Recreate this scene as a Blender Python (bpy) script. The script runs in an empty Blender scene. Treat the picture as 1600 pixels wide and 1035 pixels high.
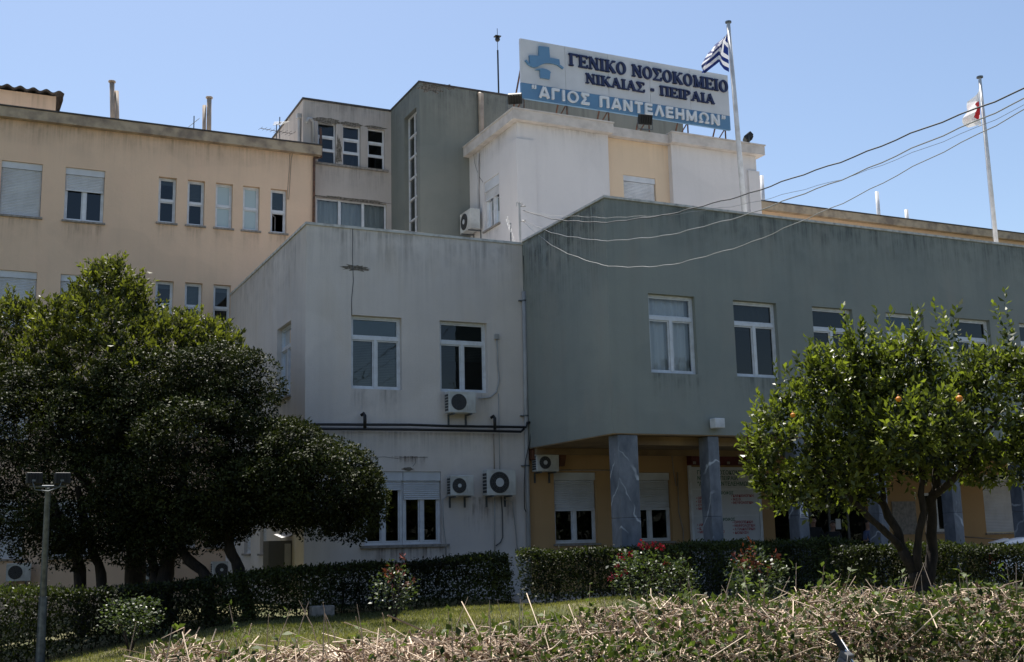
import bpy, bmesh, math, random
import numpy as np
from mathutils import Matrix, Vector
random.seed(7); rng = np.random.default_rng(7)
S = bpy.context.scene
COL = S.collection

# ------------------------------------------------------------------ camera, sky, sun, exposure
F_PX, YAW, PITCH, ROLL = 1803.6, .44398, .17685, .02319
cy, sy = math.cos(YAW), math.sin(YAW)
FW = np.array([sy*math.cos(PITCH), cy*math.cos(PITCH), math.sin(PITCH)])
_r = np.array([cy, -sy, 0.]); _d = np.cross(FW, _r)
RT = _r*math.cos(ROLL) + _d*math.sin(ROLL)
DN = -_r*math.sin(ROLL) + _d*math.cos(ROLL)
EYE = np.array([0, 0, 1.65])
cam = bpy.data.cameras.new('camera'); co = bpy.data.objects.new('camera', cam); COL.objects.link(co)
co.matrix_world = Matrix(((RT[0], -DN[0], -FW[0], EYE[0]), (RT[1], -DN[1], -FW[1], EYE[1]),
                          (RT[2], -DN[2], -FW[2], EYE[2]), (0, 0, 0, 1)))
cam.sensor_width = 36; cam.lens = F_PX/1600*36; cam.clip_end = 2000; cam.clip_start = .05
S.camera = co
SUN_EL, SUN_AZ = math.radians(67), math.radians(3)
w = bpy.data.worlds.new('World'); S.world = w; w.use_nodes = True
nt = w.node_tree; sky = nt.nodes.new('ShaderNodeTexSky'); sky.sky_type = 'NISHITA'; sky.sun_disc = False
sky.sun_elevation = SUN_EL; sky.sun_rotation = SUN_AZ; sky.air_density = 1.0; sky.dust_density = 1.0; sky.ozone_density = 1.25
bg = nt.nodes['Background']; bg.inputs['Strength'].default_value = .10
nt.links.new(sky.outputs[0], bg.inputs[0])
sl = bpy.data.lights.new('sun', 'SUN'); so = bpy.data.objects.new('sun', sl); COL.objects.link(so)
sl.energy = 5.0; sl.angle = math.radians(.5); sl.color = (1, .95, .87)
sv = Vector((math.cos(SUN_EL)*math.sin(SUN_AZ), math.cos(SUN_EL)*math.cos(SUN_AZ), math.sin(SUN_EL)))
so.rotation_euler = (-sv).to_track_quat('-Z', 'Y').to_euler(); so.location = (0, 0, 60)
S.view_settings.view_transform = 'Standard'; S.view_settings.look = 'None'; S.view_settings.exposure = .68
S.view_settings.gamma = 1

def P(x, y, X=None, Y=None, Z=None, D=None):
    """point of the place seen at (x, y) of the photograph on a given plane"""
    d = FW*F_PX + RT*(x-800) + DN*(y-517.5)
    if X is not None: t = (X-EYE[0])/d[0]
    elif Y is not None: t = (Y-EYE[1])/d[1]
    elif Z is not None: t = (Z-EYE[2])/d[2]
    else: t = D/(d@FW)
    return EYE + d*t

# ------------------------------------------------------------------ helpers
WL = {}
def wloc(o): return WL.get(o.name, np.zeros(3)) if o else np.zeros(3)
def tag(o, label=None, cat=None, group=None, kind=None):
    for k, v in (('label', label), ('category', cat), ('group', group), ('kind', kind)):
        if v: o[k] = v
    return o
def empty(name, loc, label, cat, group=None):
    o = bpy.data.objects.new(name, None); COL.objects.link(o); o.location = tuple(loc); o.empty_display_size = .3
    WL[o.name] = np.array(loc, float)
    return tag(o, label, cat, group)
def link(name, me, parent=None, at=None):
    o = bpy.data.objects.new(name, me); COL.objects.link(o)
    wl = np.array(at if at is not None else (0, 0, 0), float); WL[o.name] = wl
    if parent: o.parent = parent; o.location = tuple(wl-wloc(parent))
    else: o.location = tuple(wl)
    return o
def copy_tree(o, parent=None):
    c = o.copy(); COL.objects.link(c); c.parent = parent
    for ch in list(o.children): copy_tree(ch, c)
    return c

class MB:
    def __init__(s, T=None): s.v = []; s.f = []; s.T = T
    def add(s, vs, fs):
        n = len(s.v)
        s.v += [s.T(*p) for p in vs] if s.T else [tuple(p) for p in vs]
        s.f += [tuple(i+n for i in f) for f in fs]
    def box(s, x0, x1, y0, y1, z0, z1):
        s.add([(x0,y0,z0),(x1,y0,z0),(x1,y1,z0),(x0,y1,z0),(x0,y0,z1),(x1,y0,z1),(x1,y1,z1),(x0,y1,z1)],
              [(0,3,2,1),(4,5,6,7),(0,1,5,4),(1,2,6,5),(2,3,7,6),(3,0,4,7)])
    def bbox(s, x0, x1, y0, y1, z0, z1, b):
        """box with chamfered edges"""
        bm = bmesh.new(); bmesh.ops.create_cube(bm, size=1)
        for v in bm.verts: v.co = ((x0+x1)/2+v.co.x*(x1-x0), (y0+y1)/2+v.co.y*(y1-y0), (z0+z1)/2+v.co.z*(z1-z0))
        bmesh.ops.bevel(bm, geom=bm.edges[:], offset=b, segments=2, affect='EDGES', profile=.5)
        s.bm(bm)
    def bm(s, bm):
        bm.verts.index_update(); s.add([tuple(v.co) for v in bm.verts], [[v.index for v in f.verts] for f in bm.faces]); bm.free()
    def prism(s, poly, d0, d1):
        """polygon in local (a, z), extruded over d"""
        n = len(poly)
        s.add([(p[0], d0, p[1]) for p in poly]+[(p[0], d1, p[1]) for p in poly],
              [tuple(range(n)), tuple(range(2*n-1, n-1, -1))]+[(i, i+n, (i+1) % n+n, (i+1) % n) for i in range(n)])
    def tube(s, pts, r, n=8, cap=True):
        pts = [Vector(p) for p in pts]; rs = r if hasattr(r, '__len__') else [r]*len(pts)
        vs = []; fs = []; up = None
        for i, p in enumerate(pts):
            d = (pts[min(i+1, len(pts)-1)]-pts[max(i-1, 0)])
            if d.length < 1e-9: d = Vector((0, 0, 1))
            d.normalize()
            a = (Vector((0, 0, 1)) if abs(d.z) < .9 else Vector((1, 0, 0))) if up is None else up
            u = (a-d*a.dot(d)).normalized(); up = u; v = d.cross(u)
            for k in range(n):
                t = 2*math.pi*k/n; q = p+(u*math.cos(t)+v*math.sin(t))*rs[i]; vs.append(tuple(q))
        for i in range(len(pts)-1):
            for k in range(n): fs.append((i*n+k, i*n+(k+1) % n, (i+1)*n+(k+1) % n, (i+1)*n+k))
        if cap: fs.append(tuple(range(n-1, -1, -1))); m = (len(pts)-1)*n; fs.append(tuple(range(m, m+n)))
        s.add(vs, fs)
    def disc(s, c, r, d0, d1, n=24, inner=0):
        """cylinder (or ring) with axis along local d; c = (a, z)"""
        if inner:
            for k in range(n):
                t0, t1 = 2*math.pi*k/n, 2*math.pi*(k+1)/n
                q = [(c[0]+R*math.cos(t), c[1]+R*math.sin(t)) for t, R in ((t0, inner), (t0, r), (t1, r), (t1, inner))]
                s.add([(a, d0, z) for a, z in q]+[(a, d1, z) for a, z in q], [(0,1,2,3),(7,6,5,4),(1,5,6,2),(3,7,4,0)])
        else: s.prism([(c[0]+r*math.cos(2*math.pi*k/n), c[1]+r*math.sin(2*math.pi*k/n)) for k in range(n)], d0, d1)
    def ball(s, c, r, seg=12, sq=(1, 1, 1)):
        bm = bmesh.new(); bmesh.ops.create_uvsphere(bm, u_segments=seg, v_segments=seg*2//3, radius=1)
        for v in bm.verts: v.co = (c[0]+v.co.x*r*sq[0], c[1]+v.co.y*r*sq[1], c[2]+v.co.z*r*sq[2])
        s.bm(bm)
    def build(s, name, mat, parent=None, smooth=False, fix=False):
        a = np.array(s.v, float); lo, hi = a.min(0), a.max(0); c = (lo+hi)/2; c[2] = lo[2]
        me = bpy.data.meshes.new(name); me.from_pydata([tuple(p) for p in a-c], [], s.f); me.materials.append(mat)
        if fix:
            bm = bmesh.new(); bm.from_mesh(me); bmesh.ops.recalc_face_normals(bm, faces=bm.faces); bm.to_mesh(me); bm.free()
        if smooth: me.polygons.foreach_set('use_smooth', [True]*len(me.polygons))
        me.update()
        return link(name, me, parent, c)
def fast_mesh(name, V, Fq, mat, parent=None, tint=None, kind=None, smooth=False):
    """V (n,3), Fq (m,4) quads"""
    c = V.mean(0); c[2] = V[:, 2].min()
    me = bpy.data.meshes.new(name); n, m = len(V), len(Fq)
    me.vertices.add(n); me.vertices.foreach_set('co', (V-c).astype(np.float32).ravel())
    me.loops.add(m*4); me.loops.foreach_set('vertex_index', Fq.astype(np.int32).ravel())
    me.polygons.add(m); me.polygons.foreach_set('loop_start', np.arange(0, m*4, 4, dtype=np.int32))
    if smooth: me.polygons.foreach_set('use_smooth', np.ones(m, bool))
    if tint is not None:
        at = me.attributes.new('tint', 'FLOAT', 'POINT'); at.data.foreach_set('value', tint.astype(np.float32))
    me.materials.append(mat); me.update(); me.validate()
    o = link(name, me, parent, c)
    if kind: o['kind'] = kind
    return o

# ------------------------------------------------------------------ materials
def mat(name, col=(.5, .5, .5), rough=.6, metal=0., spec=.5):
    m = bpy.data.materials.new(name); m.use_nodes = True
    b = m.node_tree.nodes['Principled BSDF']; b.inputs['Base Color'].default_value = (*col, 1)
    b.inputs['Roughness'].default_value = rough; b.inputs['Metallic'].default_value = metal; b.inputs['Specular IOR Level'].default_value = spec
    return m
class N:
    def __init__(s, m): s.t = m.node_tree; s.b = s.t.nodes['Principled BSDF']
    def n(s, ty, **kw):
        x = s.t.nodes.new(ty)
        for k, v in kw.items():
            if isinstance(k, str) and hasattr(x, k): setattr(x, k, v)
        return x
    def l(s, a, b): s.t.links.new(a, b)
    def math(s, op, a, b=None, clamp=False):
        x = s.n('ShaderNodeMath', operation=op, use_clamp=clamp)
        for i, q in enumerate((a, b)):
            if q is None: continue
            if isinstance(q, (int, float)): x.inputs[i].default_value = q
            else: s.l(q, x.inputs[i])
        return x.outputs[0]
    def noise(s, vec, scale, detail=4, rough=.55):
        x = s.n('ShaderNodeTexNoise'); x.inputs['Scale'].default_value = scale; x.inputs['Detail'].default_value = detail
        x.inputs['Roughness'].default_value = rough; s.l(vec, x.inputs['Vector']); return x.outputs['Fac']
    def remap(s, v, a, b, c=0., d=1.):
        x = s.n('ShaderNodeMapRange'); s.l(v, x.inputs[0])
        for i, q in enumerate((a, b, c, d)): x.inputs[i+1].default_value = q
        return x.outputs[0]
    def mix(s, f, a, b, mode='MIX'):
        x = s.n('ShaderNodeMix', data_type='RGBA', blend_type=mode)
        for i, q in ((0, f), (6, a), (7, b)):
            if isinstance(q, tuple): x.inputs[i].default_value = (*q, 1)
            elif isinstance(q, (int, float)): x.inputs[i].default_value = q
            else: s.l(q, x.inputs[i])
        return x.outputs[2]
    def bump(s, h, strength, dist=.02):
        x = s.n('ShaderNodeBump'); x.inputs['Strength'].default_value = strength; x.inputs['Distance'].default_value = dist
        s.l(h, x.inputs['Height']); s.l(x.outputs[0], s.b.inputs['Normal'])
    def pos(s): return s.n('ShaderNodeNewGeometry').outputs['Position']
    def scaled(s, v, sc):
        x = s.n('ShaderNodeVectorMath', operation='MULTIPLY'); s.l(v, x.inputs[0]); x.inputs[1].default_value = sc; return x.outputs[0]

def stucco(name, col, dark, top, streak=.5, mottle=.35, streak_len=2.6, warm=None):
    m = mat(name, col, .92, 0, .2); g = N(m); p = g.pos()
    sp = g.n('ShaderNodeSeparateXYZ'); g.l(p, sp.inputs[0])
    big = g.remap(g.noise(p, .55, 5, .6), .38, .66)
    c = g.mix(g.math('MULTIPLY', big, mottle), col, dark)
    pt = g.remap(g.noise(g.scaled(p, (1, 1, 1.4)), .32, 2, .3), .54, .57); c = g.mix(g.math('MULTIPLY', pt, mottle*.35), c, tuple(x*.82 for x in dark))
    if warm:
        wm = g.remap(g.noise(g.scaled(p, (1, 1, .45)), 1.1, 4), .52, .74); c = g.mix(g.math('MULTIPLY', wm, .55), c, warm)
    st = g.remap(g.noise(g.scaled(p, (4.2, 4.2, .16)), 1.6, 5, .65), .46, .7)
    zz = g.remap(sp.outputs[2], top-streak_len, top, 0, 1)
    brk = g.remap(g.noise(p, .8, 2), .3, .65)
    st = g.math('MULTIPLY', g.math('MULTIPLY', st, g.math('POWER', zz, 1.6)), brk)
    c = g.mix(g.math('MULTIPLY', st, streak, True), c, tuple(x*.32 for x in dark))
    st2 = g.remap(g.noise(g.scaled(p, (2.2, 2.2, .1)), 1.2, 4), .5, .78)
    c = g.mix(g.math('MULTIPLY', st2, streak*.35, True), c, tuple(x*.6 for x in dark))
    spk = g.remap(g.noise(p, 9, 6, .7), .62, .8); c = g.mix(g.math('MULTIPLY', spk, .22), c, tuple(x*.5 for x in dark))
    g.l(c, g.b.inputs['Base Color'])
    g.bump(g.math('ADD', g.noise(p, 55, 3), g.math('MULTIPLY', g.noise(p, 2.2, 3), 2.)), .35, .02)
    return m
def weathered(name, col, col2, scale=6, rough=.6, metal=0, bump=.1, lo=.4, hi=.65, stretch=(1, 1, 1)):
    m = mat(name, col, rough, metal); g = N(m); p = g.scaled(g.n('ShaderNodeTexCoord').outputs['Object'], stretch)
    g.l(g.mix(g.remap(g.noise(p, scale, 5), lo, hi), col, col2), g.b.inputs['Base Color'])
    g.bump(g.noise(p, scale*4, 3), bump, .01); return m
def leaf_mat(name, c0, c1, rough=.38, trans=.3, spec=.5):
    m = mat(name, c0, rough, 0, spec); g = N(m); at = g.n('ShaderNodeAttribute'); at.attribute_name = 'tint'
    c = g.mix(at.outputs['Fac'], c0, c1); g.l(c, g.b.inputs['Base Color'])
    tr = g.n('ShaderNodeBsdfTranslucent'); g.l(g.mix(1., c, (1.5, 1.7, .6), 'MULTIPLY'), tr.inputs[0])
    mx = g.n('ShaderNodeMixShader'); mx.inputs[0].default_value = trans
    out = [n for n in g.t.nodes if n.type == 'OUTPUT_MATERIAL'][0]
    g.l(g.b.outputs[0], mx.inputs[1]); g.l(tr.outputs[0], mx.inputs[2]); g.l(mx.outputs[0], out.inputs[0])
    return m
def glass_mat(name, tint, refl=1., rough=.02):
    m = bpy.data.materials.new(name); m.use_nodes = True; t = m.node_tree; t.nodes.clear()
    o = t.nodes.new('ShaderNodeOutputMaterial'); tr = t.nodes.new('ShaderNodeBsdfTransparent'); gl = t.nodes.new('ShaderNodeBsdfGlossy')
    mx = t.nodes.new('ShaderNodeMixShader'); fr = t.nodes.new('ShaderNodeFresnel'); fr.inputs[0].default_value = 1.5
    mu = t.nodes.new('ShaderNodeMath'); mu.operation = 'MULTIPLY'; mu.inputs[1].default_value = 1.25*refl; mu.use_clamp = True
    tr.inputs[0].default_value = (*tint, 1); gl.inputs[1].default_value = rough; gl.inputs[0].default_value = (.9, .95, 1, 1)
    nz = t.nodes.new('ShaderNodeTexNoise'); nz.inputs['Scale'].default_value = 1.3; bp = t.nodes.new('ShaderNodeBump')
    bp.inputs['Strength'].default_value = .06; bp.inputs['Distance'].default_value = .05
    geo = t.nodes.new('ShaderNodeNewGeometry'); L = t.links.new
    L(geo.outputs['Position'], nz.inputs['Vector']); L(nz.outputs[0], bp.inputs['Height']); L(bp.outputs[0], gl.inputs['Normal'])
    L(fr.outputs[0], mu.inputs[0]); L(mu.outputs[0], mx.inputs[0]); L(tr.outputs[0], mx.inputs[1]); L(gl.outputs[0], mx.inputs[2]); L(mx.outputs[0], o.inputs[0])
    return m

M = {}
M['grey'] = stucco('grey stucco', (.74, .665, .605), (.60, .545, .505), 10.1, .5, .5, 3.0, (.66, .57, .48))
M['green'] = stucco('grey green stucco', (.30, .31, .277), (.225, .247, .234), 10.15, .36, .5, 3.0, (.315, .30, .262))
M['yellow'] = stucco('ochre stucco', (.80, .57, .40), (.64, .465, .335), 15.7, .4, .4, 2.4, (.82, .56, .40))
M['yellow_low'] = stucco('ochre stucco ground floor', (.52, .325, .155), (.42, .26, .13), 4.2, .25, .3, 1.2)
M['beige'] = stucco('beige stucco', (.74, .52, .345), (.60, .43, .30), 15.7, .3, .3, 1.4)
M['block'] = stucco('pale grey stucco', (.58, .51, .455), (.44, .39, .355), 17.7, .6, .45, 2.6)
M['stair'] = stucco('tower green stucco', (.245, .25, .22), (.18, .195, .178), 17.7, .55, .5, 3.2)
M['white'] = stucco('white stucco', (.72, .675, .65), (.61, .575, .555), 15.4, .25, .35, 2.0)
M['cream'] = stucco('cream stucco', (.78, .59, .41), (.66, .50, .35), 15.4, .25, .3, 2.0)
M['concrete'] = weathered('coping concrete', (.42, .38, .33), (.24, .21, .18), 3, .9, 0, .3)
M['cornice'] = weathered('painted cornice', (.62, .56, .51), (.48, .43, .39), 2.2, .9, 0, .3)
M['ochre_cornice'] = weathered('ochre cornice', (.46, .36, .25), (.24, .185, .14), 2.2, .9, 0, .3)
M['roof'] = weathered('dark roofing', (.05, .045, .045), (.09, .08, .075), 4, .9)
M['deck'] = weathered('sun bounce roof', (.55, .53, .5), (.42, .4, .37), .8, .9)  # unseen roof tops made pale to bounce sun onto the walls above
M['pale_edge'] = weathered('pale roof edge', (.6, .58, .54), (.3, .28, .26), 5, .8, lo=.45, hi=.75)
M['frame'] = weathered('white window frame', (.74, .75, .77), (.62, .62, .63), 4, .35)
M['shutter'] = weathered('grey white shutter slats', (.66, .67, .69), (.55, .55, .56), 1.5, .5)
M['sill'] = weathered('marble sill', (.34, .30, .26), (.2, .18, .16), 9, .8)
M['glass'] = glass_mat('window glass', (.55, .6, .62), 1.0)
M['glass_clear'] = glass_mat('clear window glass', (.92, .94, .94), 1.0)
M['glass_dark'] = glass_mat('dark window glass', (.2, .22, .22), .7)
M['glass_slit'] = glass_mat('low reflection stair glass', (.2, .22, .22), .2)  # sky reflection cut down so the slit panes stay dark
M['frosted'] = mat('frosted pane', (.44, .53, .54), .18)
M['blind'] = weathered('grey blind', (.25, .262, .25), (.19, .2, .19), 2, .6)
M['film'] = weathered('grey green sun film', (.15, .185, .17), (.11, .14, .135), .8, .15)
M['curtain'] = weathered('pale curtain', (.80, .80, .79), (.70, .70, .70), 2, .9, stretch=(3, 3, .2))
M['dark'] = mat('dark interior', (.012, .012, .012), .9)
M['room'] = mat('dim room wall', (.05, .05, .05), .9)
M['plastic'] = weathered('aged white casing', (.62, .62, .59), (.46, .45, .42), 3, .45)
M['grille'] = mat('dark fan grille', (.03, .032, .034), .5)
M['hub'] = mat('fan hub', (.55, .56, .56), .5)
M['metal'] = weathered('galvanised metal', (.15, .165, .175), (.08, .09, .1), 9, .5, .5)
M['rust'] = weathered('rusty steel', (.16, .075, .045), (.07, .045, .035), 9, .8)
M['black'] = mat('black rubber', (.012, .012, .013), .5)
M['pipe'] = weathered('grey white pvc pipe', (.45, .44, .43), (.3, .29, .28), 3, .5, stretch=(1, 1, .4))
M['buff_pipe'] = weathered('buff painted pipe', (.42, .33, .25), (.3, .23, .17), 3, .6)
M['white_paint'] = weathered('white painted metal', (.72, .72, .73), (.55, .54, .53), 3, .4)
M['cable'] = mat('dark grey cable', (.10, .10, .10), .6)
M['wire'] = mat('weathered wire', (.42, .41, .39), .45)
M['plaster_hole'] = weathered('broken plaster', (.10, .085, .065), (.28, .24, .2), 14, 1., 0, .8)
M['soffit'] = weathered('stained soffit', (.30, .20, .10), (.2, .13, .07), 1.2, .9)
M['orange_stain'] = weathered('rust brown fascia', (.20, .07, .03), (.10, .04, .02), 3, .8)
M['sign_white'] = weathered('sign white', (.66, .66, .67), (.58, .58, .59), .8, .5)
M['sign_blue'] = weathered('sign blue', (.125, .265, .43), (.11, .23, .38), .8, .5)
M['navy'] = mat('navy letter', (.010, .018, .075), .45)
M['letter_white'] = mat('white letter', (.78, .78, .78), .5)
M['bark'] = weathered('bark', (.038, .028, .022), (.014, .011, .009), 14, .95, 0, .9, stretch=(1, 1, .3))
M['asphalt'] = weathered('asphalt', (.13, .125, .12), (.10, .098, .092), 8, .95)
M['paving'] = weathered('concrete paving', (.40, .37, .33), (.27, .25, .22), 2.5, .95, 0, .3)

def marble():
    m = mat('blue grey marble', (.2, .23, .28), .35); g = N(m); p = g.pos()
    wv = g.n('ShaderNodeTexWave'); wv.inputs['Scale'].default_value = .55; wv.inputs['Distortion'].default_value = 9; wv.inputs['Detail'].default_value = 4
    wv.inputs['Detail Scale'].default_value = 1.3; wv.bands_direction = 'DIAGONAL'; g.l(p, wv.inputs['Vector'])
    c = g.mix(g.remap(g.noise(g.scaled(p, (1, 1, .5)), 2.6, 6, .65), .35, .7), (.095, .108, .132), (.235, .25, .28))
    vein = g.math('MULTIPLY', g.remap(wv.outputs['Fac'], .975, 1., 0, .8), g.remap(g.noise(p, 1.1, 2), .44, .56))
    g.l(g.mix(vein, c, (.6, .62, .64)), g.b.inputs['Base Color']); return m
M['marble'] = marble()

# ------------------------------------------------------------------ terrain
GX = ([-60, -10, 0, 2.2, 3.8, 5.5, 9, 12, 20, 200], [-1.2, -1.1, -.8, -.5, -.27, -.02, .06, .1, .05, .05])
def zg(X, Y):
    X = np.asarray(X, float); Y = np.asarray(Y, float)
    k = np.clip((Y-9)/8, 0, 1); k = k*k*(3-2*k)
    z = np.interp(X, *GX)*k
    z = z+.24*np.exp(-((X-12.6)/2.6)**2-((Y-21.3)/1.5)**2)
    return z + .02*np.sin(X*1.7+Y*.6)*np.sin(Y*1.3)*k
def grass_soil():
    m = mat('lawn soil', (.06, .07, .02), .95); g = N(m); p = g.pos()
    c = g.mix(g.remap(g.noise(p, .8, 5), .4, .65), (.075, .085, .03), (.16, .14, .07))
    c = g.mix(g.remap(g.noise(p, 14, 4), .55, .75), c, (.10, .085, .05)); g.l(c, g.b.inputs['Base Color']); g.bump(g.noise(p, 30, 4), .6, .03); return m
M['soil'] = grass_soil()
xs = np.concatenate([np.linspace(-300, -12, 10), np.arange(-11, 32, .5), np.linspace(33, 300, 10)])
ys = np.concatenate([np.linspace(-200, -4, 8), np.arange(-3, 32, .5), np.linspace(33, 400, 10)])
gx, gy = np.meshgrid(xs, ys); V = np.stack([gx, gy, zg(gx, gy)], -1).reshape(-1, 3); nx = len(xs)
i, j = np.meshgrid(np.arange(nx-1), np.arange(len(ys)-1)); q = (j*nx+i).ravel()
ground = fast_mesh('ground', V, np.stack([q, q+1, q+nx+1, q+nx], -1), M['soil'], smooth=True); tag(ground, kind='structure')
m_ = MB(); m_.box(14.3, 45, 24.0, 29.3, -.3, .115); m_.box(12.1, 14.3, 25.2, 29.2, -.3, .13)
tag(m_.build('pavement', M['paving']), kind='structure')
m_ = MB(); m_.box(15.2, 60, 18.4, 23.9, -.3, .085)
tag(m_.build('driveway', M['asphalt']), kind='structure')
m_ = MB(); m_.box(-40, 60, -12, 4.6, -.4, .03)
tag(m_.build('street', M['asphalt']), kind='structure')

# ------------------------------------------------------------------ buildings
YG, XG0, XG1, YF = 29.19, 7.9, 14.28, 24.4
YY, YU, XT, YT, XW, YW = 38.87, 39.37, 13.87, 36.36, 15.76, 32.4
def front(Y): return lambda a, d, z: (a, Y+d, z)
def side(X): return lambda a, d, z: (X+d, a, z)
def wall_grid(mb, T, a0, a1, z0, z1, holes, depth=.2):
    A = sorted({a0, a1, *[h[0] for h in holes], *[h[1] for h in holes]}); Z = sorted({z0, z1, *[h[2] for h in holes], *[h[3] for h in holes]})
    A = [a for a in A if a0 <= a <= a1]; Z = [z for z in Z if z0 <= z <= z1]
    for a, b in zip(A, A[1:]):
        for c, d in zip(Z, Z[1:]):
            x, z = (a+b)/2, (c+d)/2
            if any(h[0] < x < h[1] and h[2] < z < h[3] for h in holes): continue
            mb.add([T(a, 0, c), T(b, 0, c), T(b, 0, d), T(a, 0, d)], [(0, 1, 2, 3)])
    for h in holes:
        a, b, c, d = h[:4]
        for p, q in (((a, c), (b, c)), ((b, c), (b, d)), ((b, d), (a, d)), ((a, d), (a, c))):
            mb.add([T(p[0], 0, p[1]), T(q[0], 0, q[1]), T(q[0], depth, q[1]), T(p[0], depth, p[1])], [(0, 1, 2, 3)])
def window(parent, T, h, kind, rec=.13, fw=.06, opt=None):
    """one window as a part: frame mesh with pane, shutter, blind, curtain and sill children"""
    opt = opt or {}; a0, a1, z0, z1 = h[:4]; f = MB(T); e = .004; d0, d1 = rec, rec+.06
    def bar(p0, p1, q0, q1, dd=0): f.box(p0, p1, d0-dd, d1, q0, q1)
    bar(a0+e, a0+fw, z0+e, z1-e); bar(a1-fw, a1-e, z0+e, z1-e); bar(a0+fw, a1-fw, z0+e, z0+fw); bar(a0+fw, a1-fw, z1-fw, z1-e)
    am = (a0+a1)/2; pz0, pz1 = z0+fw, z1-fw; cells = []
    if kind == 'T':
        zt = z0+(z1-z0)*.70
        bar(a0+fw, a1-fw, zt-.045, zt+.045, .012); bar(am-.04, am+.04, z0+fw, zt-.045, .012)
        cells = [(a0+fw, am-.04, z0+fw, zt-.045), (am+.04, a1-fw, z0+fw, zt-.045), (a0+fw, a1-fw, zt+.045, z1-fw)]
    elif kind == 'two': 
        zt = z0+(z1-z0)*opt.get('split', .5); bar(a0+fw, a1-fw, zt-.035, zt+.035, .01); cells = [(a0+fw, a1-fw, z0+fw, zt-.035), (a0+fw, a1-fw, zt+.035, z1-fw)]
    elif kind == 'three':
        z3 = (z1-z0)/3
        for k in (1, 2): bar(a0+fw, a1-fw, z0+k*z3-.04, z0+k*z3+.04, .01)
        cells = [(a0+fw, a1-fw, z0+z3+.04, z0+2*z3-.04)]
    elif kind == 'grid':
        na, nz = opt['n']
        for k in range(1, na): bar(a0+(a1-a0)*k/na-.022, a0+(a1-a0)*k/na+.022, z0+fw, z1-fw)
        for k in range(1, nz):
            for q in range(na):
                l = a0+(a1-a0)*q/na+.03 if q else a0+fw; r_ = a0+(a1-a0)*(q+1)/na-.03 if q < na-1 else a1-fw
                bar(l, r_, z0+(z1-z0)*k/nz-.024, z0+(z1-z0)*k/nz+.024, .008)
    elif kind == 'case': bar(am-.05, am+.05, z0+fw, z1-fw, .012); cells = [(a0+fw, am-.05, z0+fw, z1-fw), (am+.05, a1-fw, z0+fw, z1-fw)]
    elif kind == 'wide':
        for k in (1, 2): x = a0+(a1-a0)*k/3; bar(x-.05, x+.05, z0+fw, z1-fw, .012)
        zt = z1-(z1-z0)*opt.get('tr', .62)
        for k in range(3):
            l = a0+(a1-a0)*k/3+(.05 if k else fw); r_ = a0+(a1-a0)*(k+1)/3-(.05 if k < 2 else fw); bar(l, r_, zt-.05, zt+.05, .01); cells.append((l, r_, zt-.9, zt-.05))
    for c in cells:                                     # the sash inside each opening, a step behind the frame
        s = .035
        f.box(c[0]+e, c[0]+s, d0+.015, d1+.012, c[2]+e, c[3]-e); f.box(c[1]-s, c[1]-e, d0+.015, d1+.012, c[2]+e, c[3]-e)
        f.box(c[0]+s, c[1]-s, d0+.015, d1+.012, c[2]+e, c[2]+s); f.box(c[0]+s, c[1]-s, d0+.015, d1+.012, c[3]-s, c[3]-e)
    if kind != 'box' : w_ = f.build('window', M[opt.get('frame', 'frame')], parent, fix=True)
    else: w_ = f.build('window', M['frame'], parent, fix=True)
    g = MB(T); o_ = opt.get('open')                     # o_ = local rectangle left unglazed
    if o_:
        g.add([(a0+fw, d1-.01, o_), (a1-fw, d1-.01, o_), (a1-fw, d1-.01, pz1), (a0+fw, d1-.01, pz1)], [(0, 1, 2, 3)])
        s = MB(T); t = .05                              # sash standing ajar
        for (p, q, r_, u) in ((0, t, z0+fw, o_-.04), (.42, .42+t, z0+fw, o_-.04), (t, .42, z0+fw, z0+fw+t), (t, .42, o_-.04-t, o_-.04)):
            n0 = len(s.v); s.T = lambda a, d, z: T(a0+fw+.02+a*.5+d*.8, d1+a*.85+d, z); s.box(p, q, 0, .04, r_, u)
        s.build('open_sash', M['frame'], w_, fix=True)
    else:
        g.add([(a0+fw*.5, d1-.01, z0+fw*.5), (a1-fw*.5, d1-.01, z0+fw*.5), (a1-fw*.5, d1-.01, z1-fw*.5), (a0+fw*.5, d1-.01, z1-fw*.5)], [(0, 1, 2, 3)])
    g.build('pane', M[opt.get('glass', 'glass')], w_)
    if 'shut' in opt:                                   # roller shutter let down to this share of the opening
        s = MB(T); sz = z1-(z1-z0)*opt['shut']; bx = opt.get('box', .2)
        if bx: s.box(a0+.006, a1-.006, d0-.07, d0-.004, z1-bx, z1-.006)
        n = max(2, int((z1-bx-sz)/.05)); dz = (z1-bx-.006-sz)/n
        for k in range(n):
            z = sz+k*dz; s.add([(a0+.03, d0-.03, z), (a1-.03, d0-.03, z), (a1-.03, d0-.045, z+dz*.5), (a0+.03, d0-.045, z+dz*.5), (a1-.03, d0-.03, z+dz*.88), (a0+.03, d0-.03, z+dz*.88), (a1-.03, d0-.022, z+dz), (a0+.03, d0-.022, z+dz)],
                                [(0, 1, 2, 3), (3, 2, 4, 5), (5, 4, 6, 7)])
        s.box(a0+.03, a1-.03, d0-.05, d0-.012, sz-.05, sz-.004)
        s.build('roller_shutter', M['shutter'], w_)
    if 'blind' in opt:
        lo, hi = opt['blind']; s = MB(T); n = max(1, int((z1-z0)*(hi-lo)/.045)); 
        for k in range(n):
            z = z0+(z1-z0)*lo+k*.045; s.add([(a0+fw, d1+.03, z), (a1-fw, d1+.03, z), (a1-fw, d1+.045, z+.042), (a0+fw, d1+.045, z+.042)], [(0, 1, 2, 3)])
        s.build('blind', M[opt.get('blind_mat', 'blind')], w_)
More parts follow.
